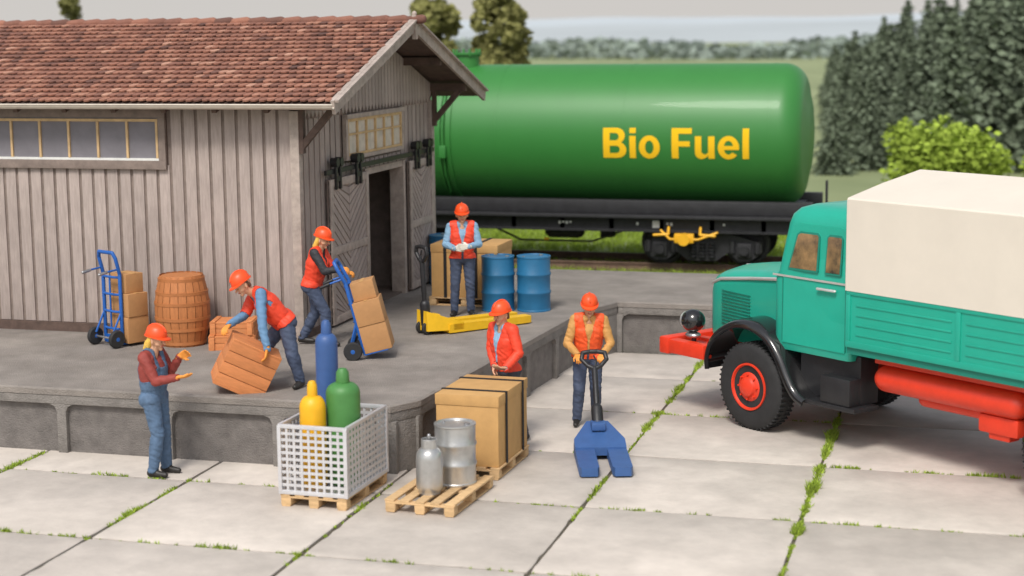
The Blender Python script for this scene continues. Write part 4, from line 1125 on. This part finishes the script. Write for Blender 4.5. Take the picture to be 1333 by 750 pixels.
    if hair == 'short':
        for s_ in (-1, 1): hh.cap(hd+hr*.066*s_-hf*.03+hu*.03, hd+hr*.055*s_-hf*.055-hu*.03, .028, hm, seg=10)
        hh.cap(hd-hf*.075+hu*.02, hd-hf*.07-hu*.045, .042, hm, .03, seg=12)
    elif hair == 'bun':
        for s_ in (-1, 0, 1): hh.cap(hd+hr*.055*s_-hf*.04+hu*.04, hd+hr*.05*s_-hf*.07-hu*.07, .040, hm, seg=12)
        hh.cap(hd-hf*.10-hu*.05, hd-hf*.13-hu*.12, .045, hm, .03, seg=12); hh.cap(hd-hf*.12-hu*.11, hd-hf*.10-hu*.2, .032, hm, .015, seg=12)
    else:
        for s_ in (-1, -.4, .4, 1): hh.cap(hd+hr*.07*s_-hf*.03+hu*.03, hd+hr*.07*s_-hf*.065-hu*.10, .038, hm, .04, seg=12); hh.cap(hd+hr*.07*s_-hf*.065-hu*.10, hd+hr*.06*s_-hf*.075-hu*.23, .04, hm, .02, seg=12)
    hh.obj("hair", root, ang=60)
    return root

person("worker in denim overalls and maroon shirt gesturing with gloves", (-9.42, 17.86, .022), dict(
    pelvis=(-.02, 0, .93), chest=(-.03, 0, 1.26), head=(.03, -.01, 1.585), front=(.95, -.3, 0), look=(.93, -.3, -.12), hup=(.1, 0, 1),
    elR=(.05, -.24, 1.15), wrR=(.30, -.27, 1.20), hdR=(.95, -.1, .12), pnR=(0, .3, 1), curlR=.3,
    elL=(.14, .18, 1.18), wrL=(.27, .06, 1.37), hdL=(.7, -.25, .4), pnL=(.1, -1, -.2), curlL=.5,
    knR=(.02, -.10, .50), anR=(-.05, -.11, .085), knL=(.05, .09, .50), anL=(.06, .10, .085)),
    dict(trousers=m_denim2, shirt=m_shirtm, glove=m_glove), vest=None, hair='bun', overalls=True, sc=1.05)
person("worker in red vest bending to tip a wooden crate", (-8.58, 19.2, PZ), dict(
    pelvis=(.22, .08, .78), chest=(.02, .04, 1.03), head=(-.24, -.07, 1.265), front=(-.7, -.35, -.6), look=(-.75, -.55, -.45), hup=(-.6, -.2, .8),
    elL=(.02, -.30, .78), wrL=(.08, -.38, .54), hdL=(-.15, -.05, -1), pnL=(-1, .1, 0), curlL=.6,
    elR=(-.24, .06, .88), wrR=(-.40, -.16, .80), hdR=(-.4, -.8, -.4), pnR=(.3, .1, -1), curlR=.7,
    knL=(.34, -.12, .42), anL=(.42, -.06, .085), knR=(-.04, .10, .44), anR=(-.40, .14, .085), ftL=(-.3, -.9, 0), ftR=(-1, -.3, 0)),
    dict(trousers=m_denim, shirt=m_shirtmb, glove=m_glove, vest=m_vest), hair='short', sc=1.04)
person("blonde worker in red vest and black sleeves tilting hand truck", (-9.02, 22.0, PZ), dict(
    pelvis=(-.04, 0, .88), chest=(.02, 0, 1.20), head=(.12, -.02, 1.525), front=(1, -.2, 0), look=(.93, -.35, -.2), hup=(.15, 0, 1),
    elR=(.16, -.24, 1.10), wrR=(.38, -.24, 1.14), hdR=(1, 0, -.15), pnR=(0, .5, -1), curlR=1.0,
    elL=(.22, .14, 1.10), wrL=(.42, .02, 1.05), hdL=(1, -.1, -.1), pnL=(0, .2, -1), curlL=1.0,
    knR=(.14, -.10, .49), anR=(.16, -.10, .085), knL=(-.02, .10, .47), anL=(-.22, .12, .10)),
    dict(trousers=m_denim, shirt=m_shirtk, glove=m_glove, vest=m_vest), hair='long', female=True)
person("worker in red vest with folded hands waiting by drums", (-7.71, 24.86, PZ), dict(
    pelvis=(0, 0, .94), chest=(0, 0, 1.27), head=(.0, -.02, 1.60), front=(0.05, -1, 0), look=(.05, -1, -.1),
    elR=(-.26, -.06, 1.14), wrR=(-.11, -.25, 1.10), hdR=(1, -.25, -.02), pnR=(0, 1, 0), curlR=.5, thR=(0, 0, 1),
    elL=(.26, -.06, 1.14), wrL=(.11, -.27, 1.13), hdL=(-1, -.25, -.05), pnL=(0, 1, 0), curlL=.5, thL=(0, 0, 1),
    knR=(-.12, -.02, .51), anR=(-.14, .02, .085), knL=(.11, -.02, .51), anL=(.12, .03, .085), ftR=(-.25, -1, 0), ftL=(.3, -1, 0)),
    dict(trousers=m_denim, shirt=m_shirtb, glove=m_glovew, vest=m_vest), hair='short')
person("worker in open red jacket standing behind the strapped box", (-5.78, 20.45, .022), dict(
    pelvis=(0, 0, .92), chest=(-.02, 0, 1.26), head=(-.05, -.03, 1.59), front=(-.75, -.65, 0), look=(-.75, -.68, -.08),
    elR=(-.18, .14, 1.14), wrR=(-.14, -.06, .97), hdR=(-.1, -.5, -.8), pnR=(.8, 0, .2), curlR=.5,
    elL=(.16, -.20, 1.14), wrL=(.0, -.32, .98), hdL=(-.7, -.4, .1), pnL=(.2, .5, .8), curlL=.5,
    knR=(-.06, -.04, .50), anR=(-.06, .05, .085), knL=(.12, -.04, .50), anL=(.22, .0, .085)),
    dict(trousers=m_trdark, shirt=m_shirtb, glove=m_skin, vest=m_vest), vest='jacket', hair='short', sc=1.05)
person("worker in orange vest and tan shirt pulling a pallet jack", (-4.95, 21.58, .022), dict(
    pelvis=(.0, .04, .93), chest=(.01, -.02, 1.26), head=(.02, -.08, 1.58), front=(0, -1, 0), look=(0, -.97, -.25),
    elR=(-.27, -.10, 1.10), wrR=(-.15, -.33, 1.00), hdR=(.25, -1, -.35), pnR=(.1, -.2, -1), curlR=1.1,
    elL=(.29, -.10, 1.10), wrL=(.17, -.33, 1.00), hdL=(-.25, -1, -.35), pnL=(-.1, -.2, -1), curlL=1.1,
    knR=(-.12, -.10, .50), anR=(-.15, -.02, .085), knL=(.10, .02, .49), anL=(.12, .28, .11), ftR=(-.15, -1, 0), ftL=(.1, -1, -.25)),
    dict(trousers=m_denim, shirt=m_shirtt, glove=m_glove, vest=m_vesto), hair='short', sc=1.03)

# ------------------------------------------------------------------ trees
def leaf(mb, p, s, mat, tn):
    a = Vector((R.gauss(0, 1), R.gauss(0, 1), R.gauss(0, 1))).normalized(); _, u, v = basis(a)
    mb.add([p+u*s, p+v*s*.7, p-u*s, p-v*s*.7], [[0, 1, 2, 3]], mat, tn)
def conifer_mesh(h, w, n):
    t = MB(); t.cyl((0, 0, 0), (0, 0, h*.95), .02*h, m_bark, r1=.004*h, seg=8)
    tm = t.mesh("trunk")
    c_ = MB(); lev = int(h*3.4)
    for k in range(lev):
        f = (k+.5)/lev; z = h*(.04+.96*f); rmax = w*(1-f)**.8*(.75+.5*R.random())+.04
        nb = max(5, int(12*(1-f)+4)); a0 = R.uniform(0, 6)
        for b_ in range(nb):
            a_ = a0+6.283*b_/nb+R.uniform(-.2, .2); r_ = rmax*R.uniform(.6, 1.2); tn = R.random()
            m_ = max(3, int(r_/.16))
            for q in range(m_):
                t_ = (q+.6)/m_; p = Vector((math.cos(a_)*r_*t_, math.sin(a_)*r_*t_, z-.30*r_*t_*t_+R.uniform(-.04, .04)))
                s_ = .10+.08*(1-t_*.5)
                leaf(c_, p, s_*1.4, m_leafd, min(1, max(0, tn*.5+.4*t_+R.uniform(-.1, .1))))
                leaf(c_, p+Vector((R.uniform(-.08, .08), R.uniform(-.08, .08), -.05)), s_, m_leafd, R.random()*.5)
    return tm, c_.mesh("crown", smooth=False)
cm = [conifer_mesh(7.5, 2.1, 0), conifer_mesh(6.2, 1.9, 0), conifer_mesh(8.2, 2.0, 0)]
def place_tree(name, label, meshes, loc, sc, grp):
    e = thing(name, label, "tree", loc, R.uniform(0, 6.28), grp)
    for nm, me in zip(("trunk", "crown"), meshes):
        o = bpy.data.objects.new(nm, me); COL.objects.link(o); o.parent = e; o.scale = (sc, sc, sc)
for i in range(100):
    ratio = -.086+.185*((i*37 % 100+.5)/100)+R.uniform(-.006, .006); dist = 62+75*(i/100)
    u = (ratio+.09)/.115
    ht = (3.0+min(1, max(0, u))**.9*5.0)*R.uniform(.78, 1.12)*(.55+.45*dist/80)
    m_ = R.choice(cm); h0 = [7.5, 6.2, 8.2][cm.index(m_)]
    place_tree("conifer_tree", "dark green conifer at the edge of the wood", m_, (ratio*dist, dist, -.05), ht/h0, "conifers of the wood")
def broad(h0, z0, rx, rz_, n, mat, ls=.13, clumps=26):
    t = MB(); t.cyl((0, 0, 0), (0, 0, z0+.5*rz_), .05*h0*.4+.06, m_bark, r1=.04, seg=8)
    for k in range(7):
        a_ = k*.9; t.cyl((0, 0, z0), (math.cos(a_)*rx*.6, math.sin(a_)*rx*.6, z0+rz_*R.uniform(.4, 1.3)), .05, m_bark, r1=.015, seg=6)
    c_ = MB(); cl = []
    for k in range(clumps):
        while True:
            p = Vector((R.uniform(-1, 1), R.uniform(-1, 1), R.uniform(-1, 1)))
            if .15 < p.length < 1: break
        cl.append((Vector((p.x*rx, p.y*rx, z0+rz_+p.z*rz_)), R.uniform(.26, .46)*rx, R.random()))
    for k in range(n):
        c0, r_, tn = R.choice(cl)
        d = Vector((R.gauss(0, 1), R.gauss(0, 1), R.gauss(0, 1))).normalized()*r_*R.uniform(.5, 1.05)
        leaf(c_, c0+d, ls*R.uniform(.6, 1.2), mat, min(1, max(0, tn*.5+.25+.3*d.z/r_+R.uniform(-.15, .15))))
    return t.mesh("trunk"), c_.mesh("crown", smooth=False)
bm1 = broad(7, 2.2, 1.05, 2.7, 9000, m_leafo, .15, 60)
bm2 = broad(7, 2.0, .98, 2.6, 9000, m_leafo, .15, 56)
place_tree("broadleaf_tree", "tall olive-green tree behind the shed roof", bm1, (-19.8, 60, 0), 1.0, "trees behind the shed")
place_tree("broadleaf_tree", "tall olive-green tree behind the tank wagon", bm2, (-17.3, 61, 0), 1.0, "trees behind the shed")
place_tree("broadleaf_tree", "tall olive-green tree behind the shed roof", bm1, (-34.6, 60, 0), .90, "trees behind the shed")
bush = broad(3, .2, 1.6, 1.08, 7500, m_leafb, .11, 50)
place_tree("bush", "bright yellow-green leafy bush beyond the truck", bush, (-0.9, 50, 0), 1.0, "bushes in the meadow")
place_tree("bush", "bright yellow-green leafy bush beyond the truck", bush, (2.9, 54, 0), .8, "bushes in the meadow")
mb = MB()
for k in range(9000):
    x = R.uniform(-260, 110); y = 300+R.uniform(0, 26)+10*math.sin(x*.05)
    hgt = 2.2+1.0*math.sin(x*.11)*math.sin(x*.037)+R.uniform(0, 1.2)
    leaf(mb, Vector((x, y, R.uniform(0, hgt))), R.uniform(.6, 1.2), m_hill2, R.random())
dw = mb.obj("distant_wood", smooth=False); dw["kind"] = "stuff"
def ridge(y, base, amp, seed, mat, name):
    mb = MB(); vs = []; n = 160; rr = random.Random(seed); ph = [rr.uniform(0, 6) for _ in range(5)]
    for i in range(n+1):
        x = -y*1.1+y*1.9*i/n; s_ = x/y
        z = base+amp*(.5*math.sin(s_*5+ph[0])+.3*math.sin(s_*11+ph[1])+.12*math.sin(s_*27+ph[2])+.05*math.sin(s_*70+ph[3]))
        vs += [(x, y-200, -2), (x, y, max(.5, z)), (x, y+400, -2)]
    fs = []
    for i in range(n):
        a_ = i*3; fs += [[a_, a_+3, a_+4, a_+1], [a_+1, a_+4, a_+5, a_+2]]
    mb.add(vs, fs, mat); o = mb.obj(name); structure(o)
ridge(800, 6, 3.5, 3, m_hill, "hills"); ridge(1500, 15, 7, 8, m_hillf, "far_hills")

# ------------------------------------------------------------------ light
w = bpy.data.worlds.new("World"); scene.world = w; w.use_nodes = True
nt = w.node_tree; bg = nt.nodes["Background"]
sky = nt.nodes.new("ShaderNodeTexSky"); sky.sky_type = 'NISHITA'; sky.sun_disc = False
el = rad(52); az_from = Vector((-.05, -1, 0)).normalized()
sky.sun_elevation = el; sky.sun_rotation = math.atan2(az_from.x, az_from.y); sky.air_density = 1.2; sky.dust_density = 3.0; sky.ozone_density = 1
hs = nt.nodes.new("ShaderNodeHueSaturation"); hs.inputs["Saturation"].default_value = .4
tc = nt.nodes.new("ShaderNodeTexCoord"); sx = nt.nodes.new("ShaderNodeSeparateXYZ"); mr = nt.nodes.new("ShaderNodeMapRange")
mr.inputs[1].default_value = 0; mr.inputs[2].default_value = .35; mr.inputs[3].default_value = .9; mr.inputs[4].default_value = 0
mx = nt.nodes.new("ShaderNodeMix"); mx.data_type = 'RGBA'; mx.inputs[7].default_value = (4.6, 4.4, 4.2, 1)
nt.links.new(tc.outputs["Generated"], sx.inputs[0]); nt.links.new(sx.outputs[2], mr.inputs[0]); nt.links.new(mr.outputs[0], mx.inputs[0])
nt.links.new(sky.outputs[0], hs.inputs["Color"]); nt.links.new(hs.outputs[0], mx.inputs[6]); nt.links.new(mx.outputs[2], bg.inputs[0]); bg.inputs[1].default_value = .15
sl = bpy.data.lights.new("sun", 'SUN'); sl.energy = 2.35; sl.angle = rad(14); sl.color = (1, .95, .88)
so = bpy.data.objects.new("sun", sl); COL.objects.link(so)
to_sun = Vector((az_from.x*math.cos(el), az_from.y*math.cos(el), math.sin(el)))
so.rotation_euler = to_sun.to_track_quat('Z', 'Y').to_euler(); so.location = (0, 0, 20)

# ------------------------------------------------------------------ camera
cd = bpy.data.cameras.new("camera"); cam = bpy.data.objects.new("camera", cd); COL.objects.link(cam); scene.camera = cam
cd.sensor_width = 36; cd.lens = 2180/1333*36; cd.clip_end = 6000; cd.clip_start = .1
sp, cp, sf, cf = math.sin(YAW), math.cos(YAW), math.sin(PITCH), math.cos(PITCH)
F = Vector((-sp*cf, cp*cf, -sf)); Rv = Vector((cp, sp, 0)); U = Vector((-sp*sf, cp*sf, cf)); k = .0105
R2 = (Rv-U*k).normalized(); U2 = (U+Rv*k).normalized()
mt = Matrix((R2, U2, -F)).transposed().to_4x4(); mt.translation = (0, 0, 5.3); cam.matrix_world = mt
cd.dof.use_dof = True; cd.dof.focus_distance = 22.5; cd.dof.aperture_fstop = .0589/.085
scene.view_settings.view_transform = 'Standard'; scene.view_settings.look = 'None'; scene.view_settings.exposure = 0
